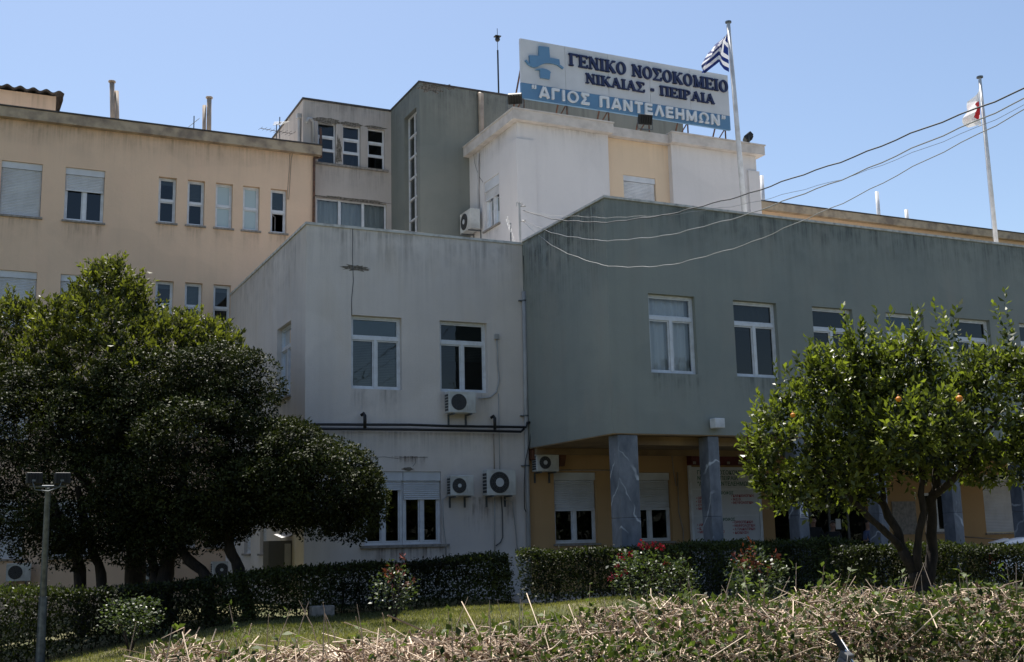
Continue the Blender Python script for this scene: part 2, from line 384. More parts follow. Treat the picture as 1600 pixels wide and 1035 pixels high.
    if 'curtain' in opt:
        lo, hi = opt['curtain']; s = MB(T); n = int((a1-a0)*28); ph = random.random()*6
        P_ = []
        for k in range(n+1):
            a = a0+.03+(a1-a0-.06)*k/n; d = d1+.13+.035*math.sin(k*.95+ph+.8*math.sin(k*.21))+.012*math.sin(k*2.3)
            P_ += [(a, d, z0+(z1-z0)*lo), (a, d, z0+(z1-z0)*hi)]
        s.add(P_, [(2*k, 2*k+2, 2*k+3, 2*k+1) for k in range(n)]); s.build('curtain', M['curtain'], w_, smooth=True)
    if opt.get('sill', 1):
        s = MB(T); s.box(a0-.06, a1+.06, -.07, d0-.002, z0-.06, z0-.003); s.build('sill', M['sill'], w_, fix=True)
    if 'film' in opt:
        s = MB(T); lo, hi = opt['film']; s.box(a0+fw*.6, a1-fw*.6, d1+.004, d1+.012, z0+(z1-z0)*lo, z0+(z1-z0)*hi); s.build('sun_film', M['film'], w_, fix=True)
    return w_
def shell(root, x0, x1, y0, y1, z0, z1, m, fh=(), lh=(), back=True, depth=.2, name='wall'):
    b = MB(); wall_grid(b, front(y0), x0, x1, z0, z1, list(fh), depth); wall_grid(b, side(x0), y0, y1, z0, z1, list(lh), depth)
    b.add([(x1, y0, z0), (x1, y1, z0), (x1, y1, z1), (x1, y0, z1)], [(0, 1, 2, 3)])
    if back: b.add([(x0, y1, z0), (x0, y1, z1), (x1, y1, z1), (x1, y1, z0)], [(0, 1, 2, 3)])
    b.build(name, m, root)
    r_ = MB(); r_.box(x0+.004, x1-.004, y0+.004, y1-.004, z1-.3, z1-.05); r_.build('roof', M['deck'], root)
def floors(root, x0, x1, y0, y1, zs, lo=3.5):
    b = MB()
    for z in zs: b.box(x0+.3, x1-.3, y0+.45, y1-.3, z-.15, z+.15)
    b.box((x0+.3), x1-.3, min(y0+4.2, y1-.6), min(y0+4.3, y1-.5), zs[0]-lo, zs[-1]+3.4)
    b.build('inner_floor', M['room'], root)
def coping(root, x0, x1, y0, y1, z, o, h, m, name='coping'):
    b = MB(); b.box(x0-o, x1+o, y0-o, y0+.3, z, z+h); b.box(x0-o, x0+.3, y0+.3, y1, z, z+h); b.build(name, m, root)
def hole(T_, tl, tr, bl, **k):
    """opening from its photographed corners on the wall plane given by k"""
    i = 0 if 'Y' in k else 1
    p, q, s = P(*tl, **k), P(*tr, **k), P(*bl, **k)
    a = sorted(((p[i]+s[i])/2, q[i])); return (round(a[0], 3), round(a[1], 3), round(s[2], 3), round((p[2]+q[2])/2, 3))

# --- grey two storey annex
A = empty('grey_annex', ((XG0+XG1)/2, YG, 0), 'grey stucco two storey block with streaked parapet, left of the green block', 'building')
g1 = hole(0, (549.5, 492), (627.5, 497), (548, 607), Y=YG); g2 = hole(0, (687, 500), (760.5, 505.5), (688, 610), Y=YG)
g2 = (g2[0], g2[1], g1[2], g1[3]); g3 = hole(0, (569, 737), (689, 737), (570, 853), Y=YG)
s1 = hole(0, (454.4, 501), (433.2, 515), (453.8, 616.8), X=XG0); s2 = hole(0, (389.7, 546), (374, 559), (389.7, 650), X=XG0)
s2 = (s2[0], s2[0]+s1[1]-s1[0], s1[2], s1[3])
sg = [(33.2, 34.0, 1.35, 2.9), (35.2, 36.1, 1.35, 2.9), (37.3, 38.1, 1.35, 2.9)]
shell(A, XG0, XG1-.01, YG, YY-.01, -1.5, 9.98, M['grey'], [g1, g2, g3], [s1, s2]+sg)
floors(A, XG0, XG1, YG, YY, [.2, 4.4])
coping(A, XG0, XG1-.01, YG, YY-.02, 9.98, .035, .07, M['pale_edge'])
window(A, front(YG), g1, 'T', opt=dict(blind=(.0, .71), film=(.71, 1), sill=0))
window(A, front(YG), g2, 'T', opt=dict(film=(.71, 1), blind=(.45, .71), glass='glass_dark', sill=0))
gm = (g3[0]+g3[1])/2
def big_ground_window():
    T = front(YG); a0, a1, z0, z1 = g3
    for k, (l, r_) in enumerate(((a0, gm-.002), (gm+.002, a1))):
        window(A, T, (l, r_, z0, z1), 'case', rec=.10, fw=.075, opt=dict(shut=.23 if k == 0 else .36, box=.24, glass='glass_dark', sill=0))
    s = MB(T); s.box(a0-.12, a1+.2, -.08, .1, z0-.07, z0-.004); s.build('sill', M['sill'], A)
big_ground_window()
for h in (s1, s2): window(A, side(XG0), h, 'T', opt=dict(curtain=(.02, .98)))
for h in sg: window(A, side(XG0), h, 'case', opt=dict(shut=.98, box=0))
b = MB(front(YG)); zl, zr = P(476, 888, Y=YG)[2], P(822, 866, Y=YG)[2]
b.add([(XG0-.02, -.035, -1.2), (XG1-.3, -.035, -1.2), (XG1-.3, -.035, zr), (XG0-.02, -.035, zl), (XG0-.02, .05, zl), (XG1-.3, .05, zr), (XG0-.02, .05, -1.2), (XG1-.3, .05, -1.2)],
      [(0, 1, 2, 3), (3, 2, 5, 4), (0, 3, 4, 6), (1, 7, 5, 2)])
b.build('plinth', M['grey'], A)
def patch(parent, T, c, ra, rz, m, name, n=26, jag=.3, thick=.006):
    b = MB(T); pts = []
    for k in range(n):
        t = 2*math.pi*k/n; r_ = 1+jag*(random.random()-.5)*2
        pts.append((c[0]+ra*r_*math.cos(t), c[1]+rz*r_*math.sin(t)))
    b.prism(pts, -thick, .002); return b.build(name, M[m], parent, fix=True)
p = P(557, 419, Y=YG); patch(A, front(YG), (p[0], p[2]), .36, .09, 'plaster_hole', 'broken_plaster', 30, .35)
p = P(638, 733, Y=YG); patch(A, front(YG), (p[0], p[2]), .17, .045, 'plaster_hole', 'broken_plaster', 20, .35)
def wall_line(parent, T, i, k, pts, r, m, name, off=.0):
    """thin run along a wall, given by photographed points on the wall plane"""
    b = MB(); q = []
    for x, y in pts: a = P(x, y, **k); q.append(T(a[i], -r-off, a[2]))
    b.tube(q, r, 6); return b.build(name, M[m], parent, smooth=True)
wall_line(A, front(YG), 0, dict(Y=YG), [(551, 357), (550.5, 400), (552, 440), (549, 470), (549.5, 492)], .009, 'cable', 'cable')
wall_line(A, front(YG), 0, dict(Y=YG), [(575, 715.5), (600, 714), (620, 716.5), (640, 714.5), (668, 715)], .005, 'cable', 'crack')
wall_line(A, front(YG), 0, dict(Y=YG), [(648, 715), (650, 722), (645, 729)], .005, 'cable', 'crack')
wall_line(A, front(YG), 0, dict(Y=YG), [(560, 357), (640, 362), (700, 370), (760, 375), (815, 381)], .012, 'cable', 'cable', .01)

# --- green block on columns
B = empty('green_annex', (20, YF, 4), 'long grey green upper storey carried on marble columns above the entrance', 'building')
XE = 36.
gh = []
w0 = hole(0, (1012, 458), (1085, 464), (1018, 582), Y=YF); zb, zt = w0[2], w0[3]; wa = w0[1]-w0[0]
step = (P(1148, 520, Y=YF)[0]-P(1015, 520, Y=YF)[0])
for k in range(8): gh.append((w0[0]+k*step, w0[0]+k*step+wa, zb, zt))
shell(B, XG1, XE, YF, 37.5, 4.1, 10.05, M['green'], gh, [])
floors(B, XG1, XE, YF, 37, [4.35], 0)
coping(B, XG1, XE, YF, YG, 10.05, .04, .06, M['pale_edge'])
b = MB(); b.box(XG1+.004, XE, YF+.004, 37, 4.075, 4.098); b.build('soffit', M['soffit'], B)
b = MB(); b.box(XG1+.35, XE, YF+.45, YF+.6, 3.86, 4.07); b.box(XG1+.05, XE, YG-.5, YG-.35, 3.9, 4.07)
b.build('soffit_beam', M['soffit'], B)
for k, h in enumerate(gh):
    o = [dict(curtain=(.02, .98), glass='glass_clear', sill=0), dict(glass='glass_dark', curtain=(.71, 1)), dict(film=(.71, 1), glass='glass_dark'), dict(film=(.71, 1)), dict(film=(.71, 1), glass='glass_dark')][min(k, 4)]
    o.setdefault('sill', 0); window(B, front(YF), h, 'T', rec=.12, opt=o)
cols = [(14.42, 14.98, .46)]+[(17.06+2.73*k, 17.06+2.73*k+.33, .42) for k in range(7)]
for x0, x1, d in cols:
    b = MB(); z = .1
    for zz in (2.05, 4.068): b.bbox(x0, x1, YF+.03, YF+.03+d, z, zz-.003, .012); z = zz
    b.build('column', M['marble'], B, fix=True)
YL = YG+.06
lw = [hole(0, (865, 738), (931, 739), (868, 849), Y=YL), hole(0, (985, 738), (1047, 739), (988, 847), Y=YL), hole(0, (1443, 770), (1488, 770), (1446, 832), Y=YL), hole(0, (1534, 742), (1588, 742), (1541, 833), Y=YL)]
lw[0] = (lw[0][0], lw[0][1], lw[1][2], lw[1][3])
door = (22.75, 26.5, .1, 3.4)
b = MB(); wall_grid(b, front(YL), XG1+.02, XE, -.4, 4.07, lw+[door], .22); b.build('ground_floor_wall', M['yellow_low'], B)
b = MB(); b.box(XG1+.1, XE, YL+5, YL+5.1, -.3, 4.07); b.build('lobby_wall', M['dark'], B)  # near black colour paints in the darkness of the lobby
window(B, front(YL), lw[0], 'case', opt=dict(shut=.52, box=.22, glass='glass_dark')); window(B, front(YL), lw[1], 'case', opt=dict(shut=.52, box=.22, glass='glass_dark'))
window(B, front(YL), lw[2], 'case', opt=dict(glass='glass_dark')); window(B, front(YL), lw[3], 'case', opt=dict(shut=.96, box=.22))
def entrance():
    T = front(YL); x0, x1, z0, z1 = door; f = MB(T)
    for k in range(6):
        x = x0+(x1-x0)*k/5; f.box(max(x-.04, x0+.004), min(x+.04, x1-.004), .1, .18, z0, z1-.004)
    for z in (z0+.02, 2.4, z1-.08): f.box(x0+.05, x1-.05, .11, .17, z, z+.07)
    o = f.build('entrance_door', M['cable'], B); g = MB(T); g.add([(x0, .14, z0), (x1, .14, z0), (x1, .14, z1), (x0, .14, z1)], [(0, 1, 2, 3)]); g.build('pane', M['glass_dark'], o)
    for x in (x0+2*(x1-x0)/5+.15, x0+3*(x1-x0)/5-.15): h = MB(T); h.tube([(x, .05, 1.0), (x, .05, 1.5)], .018); h.build('handle', M['metal'], o)
entrance()
for pts in ([(995, 703), (1048, 700), (1052, 738), (1056, 760)], [(1058, 738), (1060, 800), (1067, 830), (1067, 848), (1050, 849)], [(868, 735), (985, 735)], [(950, 700), (1100, 703)], [(1495, 838), (1560, 843), (1600, 845)]):
    wall_line(B, front(YL), 0, dict(Y=YL), pts, .02, 'buff_pipe', 'conduit')
b = MB(); p0, p1 = P(832, 700, Y=YL-.3), P(884, 718, Y=YL-.3)
b.add([(p0[0], YL-.32, 3.78), (p1[0]-.05, YL-.32, 3.6), (p1[0]+.05, YL-.32, 4.06), (p0[0], YL-.32, 4.06), (p0[0], YL-.002, 3.78), (p1[0]-.05, YL-.002, 3.6), (p1[0]+.05, YL-.002, 4.06), (p0[0], YL-.002, 4.06)], [(0, 1, 2, 3), (4, 7, 6, 5), (0, 4, 5, 1), (1, 5, 6, 2), (0, 3, 7, 4)])
b.build('stained_fascia', M['orange_stain'], B)

def stain_mat(name, col, dens):
    m = mat(name, col, .95, 0, .1); g = N(m); p = g.pos(); at = g.n('ShaderNodeAttribute'); at.attribute_name = 'tint'
    n_ = g.remap(g.noise(g.scaled(p, (7, 7, .35)), 2.0, 4, .6), .38, .72); n2 = g.remap(g.noise(p, 3., 3), .3, .6)
    f = g.math('MULTIPLY', g.math('MULTIPLY', g.math('MULTIPLY', n_, n2), g.math('POWER', at.outputs['Fac'], 1.5)), dens, True)
    tr = g.n('ShaderNodeBsdfTransparent'); mx = g.n('ShaderNodeMixShader'); g.l(f, mx.inputs[0]); g.l(tr.outputs[0], mx.inputs[1]); g.l(g.b.outputs[0], mx.inputs[2])
    out = [n for n in g.t.nodes if n.type == 'OUTPUT_MATERIAL'][0]; g.l(mx.outputs[0], out.inputs[0]); return m
M['drip'] = stain_mat('dark drip stain', (.08, .07, .06), .36); M['drip_blue'] = stain_mat('blue grey damp stain', (.07, .09, .10), .6); M['drip_rust'] = stain_mat('rusty drip stain', (.16, .075, .03), .8)
def drip(parent, T, a0, a1, zt_, ln, m='drip', d=-.004):
    """runs of dirt washed down the render below an edge"""
    n = 8; V_ = []; tn = []
    for k in range(n+1):
        for f in (0, .5, 1): V_.append(T(a0+(a1-a0)*k/n, d, zt_-ln*f)); tn.append((1-f)*(.35 if k in (0, n) else 1))
    Fq = [(3*k+r_, 3*k+3+r_, 3*k+4+r_, 3*k+1+r_) for k in range(n) for r_ in (0, 1)]
    return fast_mesh('drip_stain', np.array(V_, float), np.array(Fq), M[m], parent, np.array(tn))
for h in (g1, g2): drip(A, front(YG), h[0]-.1, h[1]+.1, h[2]-.01, 1.0)
drip(A, front(YG), g3[0]-.1, g3[1]+.25, g3[2]-.08, .9, 'drip_rust'); drip(A, front(YG), XG0, XG1-.1, 9.97, 1.6); drip(A, side(XG0), YG+.02, YY-.1, 9.97, 2.4); drip(A, front(YG), 10.2, 11.3, 3.85, .42, 'drip_rust', -.003); drip(A, front(YG), 12.3, 13.9, 2.75, 1.2, 'drip_rust', -.003)
for h in (s1, s2): drip(A, side(XG0), h[0]-.1, h[1]+.1, h[2]-.07, 1.0)
drip(A, front(YG), XG0+.1, XG1-.2, 4.5, .8, 'drip', -.0055)
for h in gh: drip(B, front(YF), h[0]-.1, h[1]+.1, h[2]-.01, .9, 'drip_blue')
drip(B, front(YF), XG1, XE, 10.04, 1.5, 'drip_blue'); drip(B, side(XG1), YF, YG-.02, 10.04, 3.6, 'drip_blue'); drip(B, side(XG1), YF, YG-.02, 10.04, 1.2, 'drip', -.006)

# --- long ochre wing at the left
C_ = empty('ochre_wing', (0, YY, -1), 'long ochre four storey wing with a dark weathered cornice behind the trees', 'building')
r1 = [hole(0, (1, 250.7), (67, 256.5), (0.5, 336), Y=YY), hole(0, (101.5, 261), (164.5, 267), (101, 342.5), Y=YY)]
nar = [hole(0, t, u, v, Y=YY) for t, u, v in (((247.5, 276.5), (276.3, 279), (247.5, 347.5)), ((292.7, 280.7), (320.4, 283.7), (292.7, 351)), ((336.7, 285.5), (364, 288), (336.7, 355.5)), ((379.5, 290), (406, 292.3), (379.5, 359)), ((422.7, 294.7), (448.3, 297), (422.7, 363.5)))]
zn0 = float(np.mean([h[2] for h in nar])); zn1 = float(np.mean([h[3] for h in nar])); zr0 = float(np.mean([h[2] for h in r1])); zr1 = float(np.mean([h[3] for h in r1]))
r1 = [(a, b_, zr0, zr1) for a, b_, *_ in r1]; nar = [(a, b_, zn0, zn1) for a, b_, *_ in nar]
FL = zn1-P(258, 439, Y=YY)[2]
big0 = [(a, b_, zr0, zr1) for a, b_ in ((-9.4, -8.0), (-6.6, -5.2), (-3.9, -2.5), (-1.75, -.4))]+r1
allh = []
for k in range(4):
    for n_, h in enumerate(big0+nar):
        if n_ >= 6 and k == 1 and n_ > 8: continue
        allh.append((h[0], h[1], h[2]-k*FL, h[3]-k*FL, k, n_))
shell(C_, -12, 10.75, YY, 49, -1.6, 15.3, M['yellow'], allh, [])
floors(C_, -12, 10.75, YY, 49, [zr0-1.0-FL*3, zr0-1.0-FL*2, zr0-1.0-FL, zr0-1.0])
for h in allh:
    k, n_ = h[4:]
    if n_ < 6:
        shut = .98 if n_ in (0, 2, 4) else (.4 if k == 0 else .55)
        window(C_, front(YY), h, 'case', rec=.12, opt=dict(shut=shut, box=.22, glass='glass'))
    else:
        o = dict(glass='frosted') if (k == 0 and n_ in (8, 9)) else dict(glass='glass', blind=(.5, 1) if n_ == 7 else (.86, 1))
        if k == 0 and n_ == 10: o = dict(glass='glass', blind=(.5, 1), open=(h[2]+h[3])/2)
        window(C_, front(YY), h, 'two', rec=.15, fw=.055, opt=o)
coping(C_, -12, 10.75, YY, 49, 15.3, .24, .34, M['ochre_cornice'], 'cornice')
b = MB(); b.box(-12.3, 11.02, YY-.27, YY+.3, 15.645, 15.69); b.build('flashing', M['roof'], C_)
for pts in ([(453, 228), (452, 262), (449, 300), (449, 312)], [(459, 229), (455, 250), (452, 300), (451, 312)]): wall_line(C_, front(YY), 0, dict(Y=YY), pts, .012, 'buff_pipe', 'cable')
def stack(x, y0, y1, Y, r, lean, second=None):
    p, q = P(x, y0, Y=Y), P(x+lean, y1, Y=Y); b = MB(); b.tube([(p[0], Y, 15.2), (p[0]+(q[0]-p[0])*.5, Y, (15.4+q[2])/2), (q[0], Y, q[2])], r, 10); b.tube([(q[0], Y, q[2]), (q[0], Y, q[2]+.05)], r*1.5, 10)
    if second: b.tube([(p[0]+second, Y, 15.2), (q[0]+second, Y, q[2]-.3)], r*.8, 8)
    b.build('flue_pipe', M['buff_pipe'], C_, smooth=True)
stack(179, 186, 129, 41, .085, -4, .17); stack(327, 205, 154, 41, .085, 0, -.17)
# rooftop hut with corrugated roof
D_ = empty('rooftop_hut', P(40, 170, Y=42), 'small ochre rooftop hut with a dark corrugated roof at the left edge', 'hut')
hx = P(87, 168, Y=42)[0]; hz = P(87, 151, Y=42)[2]
b = MB(); b.box(hx-7, hx, 42, 45.5, 15.26, hz); b.build('wall', M['yellow'], D_)
b = MB(); n = 150; Vs = []; zt_ = P(0, 136, Y=41.8)[2]
for k in range(n+1):
    x = hx-7.2+7.45*k/n; z = .05*math.sin(k*2*math.pi/8.5)
    for y, zz in ((41.72, hz+.06), (45.8, hz+.5)): Vs += [(x, y, zz+z), (x, y, zz+z+.02)]
Fs = []
for k in range(n):
    i = 4*k; Fs += [(i, i+4, i+6, i+2), (i+1, i+3, i+7, i+5), (i, i+1, i+5, i+4)]
b.add(Vs, Fs); b.add([(hx+.22, 41.72, hz-.22), (hx+.22, 41.74, hz+.06), (hx+.22, 45.8, hz+.5), (hx+.22, 45.8, hz+.3)], [(0, 1, 2, 3)]); b.build('corrugated_roof', M['roof'], D_)

for h in allh:
    if h[4] < 2: drip(C_, front(YY), h[0]-.05, h[1]+.05, h[2]-.06, 1.1 if h[5] < 6 else .8)
drip(C_, front(YY), -12, 10.74, 15.29, 1.0)

# --- pale grey upper block between wing and stair tower
E_ = empty('upper_block', (12.2, YU, 0), 'pale grey upper block with three tall chipped windows between ochre wing and green tower', 'building')
uh = [hole(0, t, u, v, Y=YU) for t, u, v in (((496, 188.5), (525, 192.5), (496.5, 253.5)), ((535.5, 194.5), (563.5, 198), (535.5, 259)), ((574.5, 201), (601.2, 204), (574.5, 263)))]
z0, z1 = float(np.mean([h[2] for h in uh])), float(np.mean([h[3] for h in uh])); uh = [(a, b_, z0, z1) for a, b_, *_ in uh]
lo = hole(0, (494.3, 307), (604.4, 320), (494.3, 372), Y=YU); lo = (max(lo[0], 10.8), lo[1], lo[3]-1.75, lo[3])
shell(E_, 10.49, XT, YU, 46, -1, 17.6, M['block'], uh+[lo], [])
floors(E_, 10.49, XT, YU, 46, [8.4, 12.6])
coping(E_, 10.49, XT-.05, YU, 46, 17.6, .04, .07, M['roof'])
for k, h in enumerate(uh): window(E_, front(YU), h, 'three', rec=.12, fw=.05, opt=dict(sill=0, glass='glass' if k < 2 else 'glass_dark'))
window(E_, front(YU), lo, 'wide', rec=.12, opt=dict(curtain=(.3, .98), sill=0))
b = MB(front(YU)); b.box(uh[0][0]-.12, uh[2][1]+.12, -.09, .1, z0-.08, z0-.004); b.build('sill', M['sill'], E_)
for k, h in enumerate(uh):
    patch(E_, front(YU), ((h[0]+h[1])/2, z1+.05), .52-.04*k, .11-.03*k, 'plaster_hole', 'broken_plaster', 24, .25)
patch(E_, front(YU), (uh[0][1]+.12, z0+.55), .12, .55, 'plaster_hole', 'broken_plaster', 26, .3)
patch(E_, front(YU), ((lo[0]+lo[1])/2, lo[3]+.03), 1.45, .06, 'plaster_hole', 'broken_plaster', 40, .3)
b = MB(); p = P(490, 187, Y=YU-.1); b.tube([(p[0]-.28, YU-.2, p[2]-.2), (p[0]-.24, YU-.2, p[2]-.03), (p[0]-.1, YU-.12, p[2]+.02), (p[0]+.0, YU-.08, p[2]-.1), (p[0]+.02, YU-.08, 15.6)], .05, 8); b.build('vent_pipe', M['pipe'], E_, smooth=True)
b = MB(); b.tube([(10.43, YU+.3, 15.6), (10.43, YU+.3, 17.0)], .06, 8); b.box(10.33, 10.49, YU+.2, YU+.4, 16.95, 17.12); b.build('downpipe', M['pipe'], E_)
p = P(501, 200, Y=YU-.15); q = P(502, 238, Y=YU-.15); u = P(491, 247, Y=YY-.1); b = MB()
b.tube([p, q, (q[0]-.05, YU-.3, q[2]-.25), (u[0], YY-.1, u[2]), (u[0], YY-.08, 12.3)], .045, 8); b.build('rusty_pipe', M['rust'], E_, smooth=True)

drip(E_, front(YU), 10.8, XT, z0-.09, 1.3); drip(E_, front(YU), 10.6, XT, 17.6, 1.3)

# --- green stair tower
F_ = empty('stair_tower', (18, YT, 9), 'tall grey green stair tower with a narrow glazed slit window', 'building')
sh = hole(0, (650.4, 168), (631.5, 185.2), (652, 330), X=XT); sh = (sh[0], sh[1], 8.2, sh[3])
shell(F_, XT, 25, YT, 44, 8, 17.63, M['stair'], [], [sh], depth=.25)
coping(F_, XT, 25, YT, YU, 17.63, .03, .06, M['roof'])
window(F_, side(XT), sh, 'grid', rec=.16, fw=.04, opt=dict(n=(2, 11), glass='glass_slit', sill=0))
patch(F_, front(YT), (P(672, 138, Y=YT)[0], P(672, 138, Y=YT)[2]), .38, .16, 'plaster_hole', 'broken_plaster', 30, .5, .004)
patch(F_, front(YT), (P(702, 137, Y=YT)[0], P(702, 137, Y=YT)[2]), .2, .09, 'plaster_hole', 'broken_plaster', 22, .5, .004)
b = MB(); p = P(751, 146, Y=YT-.12); b.tube([(p[0], YT, p[2]), (p[0], YT-.13, p[2]-.03), (p[0], YT-.13, 12)], .1, 10); b.build('downpipe', M['buff_pipe'], F_, smooth=True)

drip(F_, front(YT), XT, 18.5, 17.62, 1.8, 'drip_blue'); drip(F_, side(XT), YT, YU, 17.62, 2.2)

# --- white rooftop tower under the sign
G_ = empty('white_tower', (20, YW, 9), 'white and cream upper storey with corner pilasters carrying the hospital sign', 'building')
XR = 25.36; ZC = 15.05
c0, c1 = P(951, 250, Y=YW)[0], P(1050, 260, Y=YW)[0]
fw_ = hole(0, (974.4, 273.4), (1024, 279), (975, 320), Y=YW+.22); fw_ = (fw_[0], fw_[1], fw_[3]-1.5, fw_[3])
lw_ = hole(0, (778.9, 270.1), (756, 287), (781.5, 347.5), X=XW)
b = MB(); wall_grid(b, front(YW), XW, c0, 9, ZC, []); wall_grid(b, front(YW), c1, XR, 9, ZC, []); wall_grid(b, side(XW), YW, YT, 9, ZC, [lw_], .2)
b.add([(XR, YW, 9), (XR, YT, 9), (XR, YT, ZC), (XR, YW, ZC)], [(0, 1, 2, 3)])
for x in (c0, c1): b.add([(x, YW, 9), (x, YW+.22, 9), (x, YW+.22, ZC), (x, YW, ZC)], [(0, 1, 2, 3)])
b.build('wall', M['white'], G_)
b = MB(); wall_grid(b, front(YW+.22), c0, c1, 9, ZC, [fw_]); b.build('recessed_wall', M['cream'], G_)
b = MB(); b.box(XW, XR, YW+.25, YT, ZC, ZC+.1); b.build('roof', M['deck'], G_)
window(G_, front(YW+.22), fw_, 'case', rec=.1, opt=dict(shut=.9, box=.2, sill=0))
window(G_, side(XW), lw_, 'case', rec=.1, opt=dict(shut=.36, box=.35, sill=1))
o = .24; zc = ZC+.34; b = MB()
b.box(XW-o, c0+.1, YW-o, YW+.3, ZC+.004, zc); b.box(XW-o, XW+.3, YW+.3, YT-.02, ZC+.004, zc); b.box(c0+.1, c1-.1, YW-.02, YW+.3, ZC+.004, zc-.02); b.box(c1-.1, XR+o, YW-o, YW+.3, ZC+.004, zc)
b.build('cornice', M['cornice'], G_)
b = MB(); b.box(XW-o-.03, c0+.12, YW-o-.03, YW+.3, zc+.003, zc+.05); b.box(XW-o-.03, XW+.3, YW+.302, YT-.02, zc+.003, zc+.05); b.build('flashing', M['cornice'], G_); b = MB(); b.box(c1-.12, XR+o+.03, YW-o-.03, YW+.3, zc+.003, zc+.05); b.build('flashing', M['cornice'], G_)
zp = P(806, 216, Y=YW-.07)[2]; zq = P(1170, 266, Y=YW-.07)[2]
b = MB(); b.box(XW-.07, XW+.62, YW-.07, YW+.5, 9, zp); b.build('pilaster', M['white'], G_)
b = MB(); b.box(XR-.42, XR+.07, YW-.07, YW+.5, 9, zq); b.build('pilaster', M['white'], G_)
b = MB(); q = [P(x, y, X=XW-.05) for x, y in ((748, 240), (747, 300), (748, 340))]; b.tube(q, .035, 8); b.build('conduit', M['pipe'], G_)
wall_line(G_, side(XW), 1, dict(X=XW), [(740, 235), (742, 255), (748, 275), (755, 285)], .008, 'cable', 'cable')

drip(G_, front(YW), XW+.65, c0, ZC, .6); drip(G_, side(XW), YW+.55, YT, ZC, 1.); drip(G_, side(XW), lw_[0], lw_[1], lw_[2]-.07, .9)

# --- beige wing at the right
H_ = empty('beige_wing', (44, YY, 4), 'low beige parapet of the far wing above the green block roof at the right', 'building')
shell(H_, 30.6, 60, YY, 49, 4, 15.3, M['beige'], [], []); coping(H_, 30.6, 60, YY, 49, 15.3, .24, .34, M['ochre_cornice'], 'cornice')
b = MB(); b.box(30.3, 60.3, YY-.27, YY+.3, 15.645, 15.69); b.build('flashing', M['roof'], H_)
for x, y0, Yp in ((1190, 275, 41), (1370, 300, 41), (1416, 328, 41)):
    p = P(x, y0, Y=Yp); b = MB(); b.tube([(p[0], Yp, 15.2), (p[0], Yp, p[2])], .09, 10); b.build('flue_pipe', M['white_paint'], H_, smooth=True)

# ------------------------------------------------------------------ sign on the roof
YS = 33.3
sg0, sg1 = P(812.5, 60, Y=YS), P(1142, 204, Y=YS); sz0 = P(815, 153, Y=YS)[2]; sz1 = sg0[2]; sx0, sx1 = sg0[0], sg1[0]; SW, SH = sx1-sx0, sz1-sz0
sgn = empty('roof_sign', ((sx0+sx1)/2, YS, zc), 'large white and blue hospital name board on struts above the white tower', 'sign')
def su(x, y): p = P(x, y, Y=YS); return (p[0]-sx0, p[2]-sz0)
T = lambda a, d, z: (sx0+a, YS+d, sz0+z)
zsp = su(815, 129)[1]
b = MB(T); n = 5
for k in range(n): b.box(SW*k/n+.006, SW*(k+1)/n-.006, 0, .1, zsp+.003, SH)
b.build('white_panel', M['sign_white'], sgn)
b = MB(T)
for k in range(n): b.box(SW*k/n+.006, SW*(k+1)/n-.006, 0, .1, 0, zsp-.003)
b.build('blue_panel', M['sign_blue'], sgn)
b = MB(T)
for k in range(6):
    x = .15+(SW-.3)*k/5; b.tube([(x, .14, SH-.1), (x, .14, zc-sz0-.3)], .03, 6); b.tube([(x, .14, SH*.7), (x-.05, 1.5, zc-sz0-.3)], .03, 6); b.tube([(x, .14, .1), (x-.5, 1.1, zc-sz0-.3)], .025, 6)
for z in (.12, SH*.5, SH-.12): b.box(.02, SW-.02, .102, .135, z-.02, z+.02)
b.build('support_frame', M['rust'], sgn)
CNT = [0]
def seg(b, p, q, w, d0, d1):
    dx, dz = q[0]-p[0], q[1]-p[1]; L = math.hypot(dx, dz); nx_, nz_ = -dz/L*w/2, dx/L*w/2; CNT[0] += 1; e = .0006*(CNT[0] % 9)
    b.prism([(p[0]+nx_, p[1]+nz_), (p[0]-nx_, p[1]-nz_), (q[0]-nx_, q[1]-nz_), (q[0]+nx_, q[1]+nz_)], d0-e, d1)
def ring(b, cx, cz, rx, rz, wx, wz, d0, d1, t0=0., t1=2*math.pi, n=28):
    for k in range(n):
        a, c = t0+(t1-t0)*k/n, t0+(t1-t0)*(k+1)/n
        q = [(cx+rx*math.cos(a), cz+rz*math.sin(a)), (cx+rx*math.cos(c), cz+rz*math.sin(c)), (cx+(rx-wx)*math.cos(c), cz+(rz-wz)*math.sin(c)), (cx+(rx-wx)*math.cos(a), cz+(rz-wz)*math.sin(a))]
        b.prism(q, d0, d1)
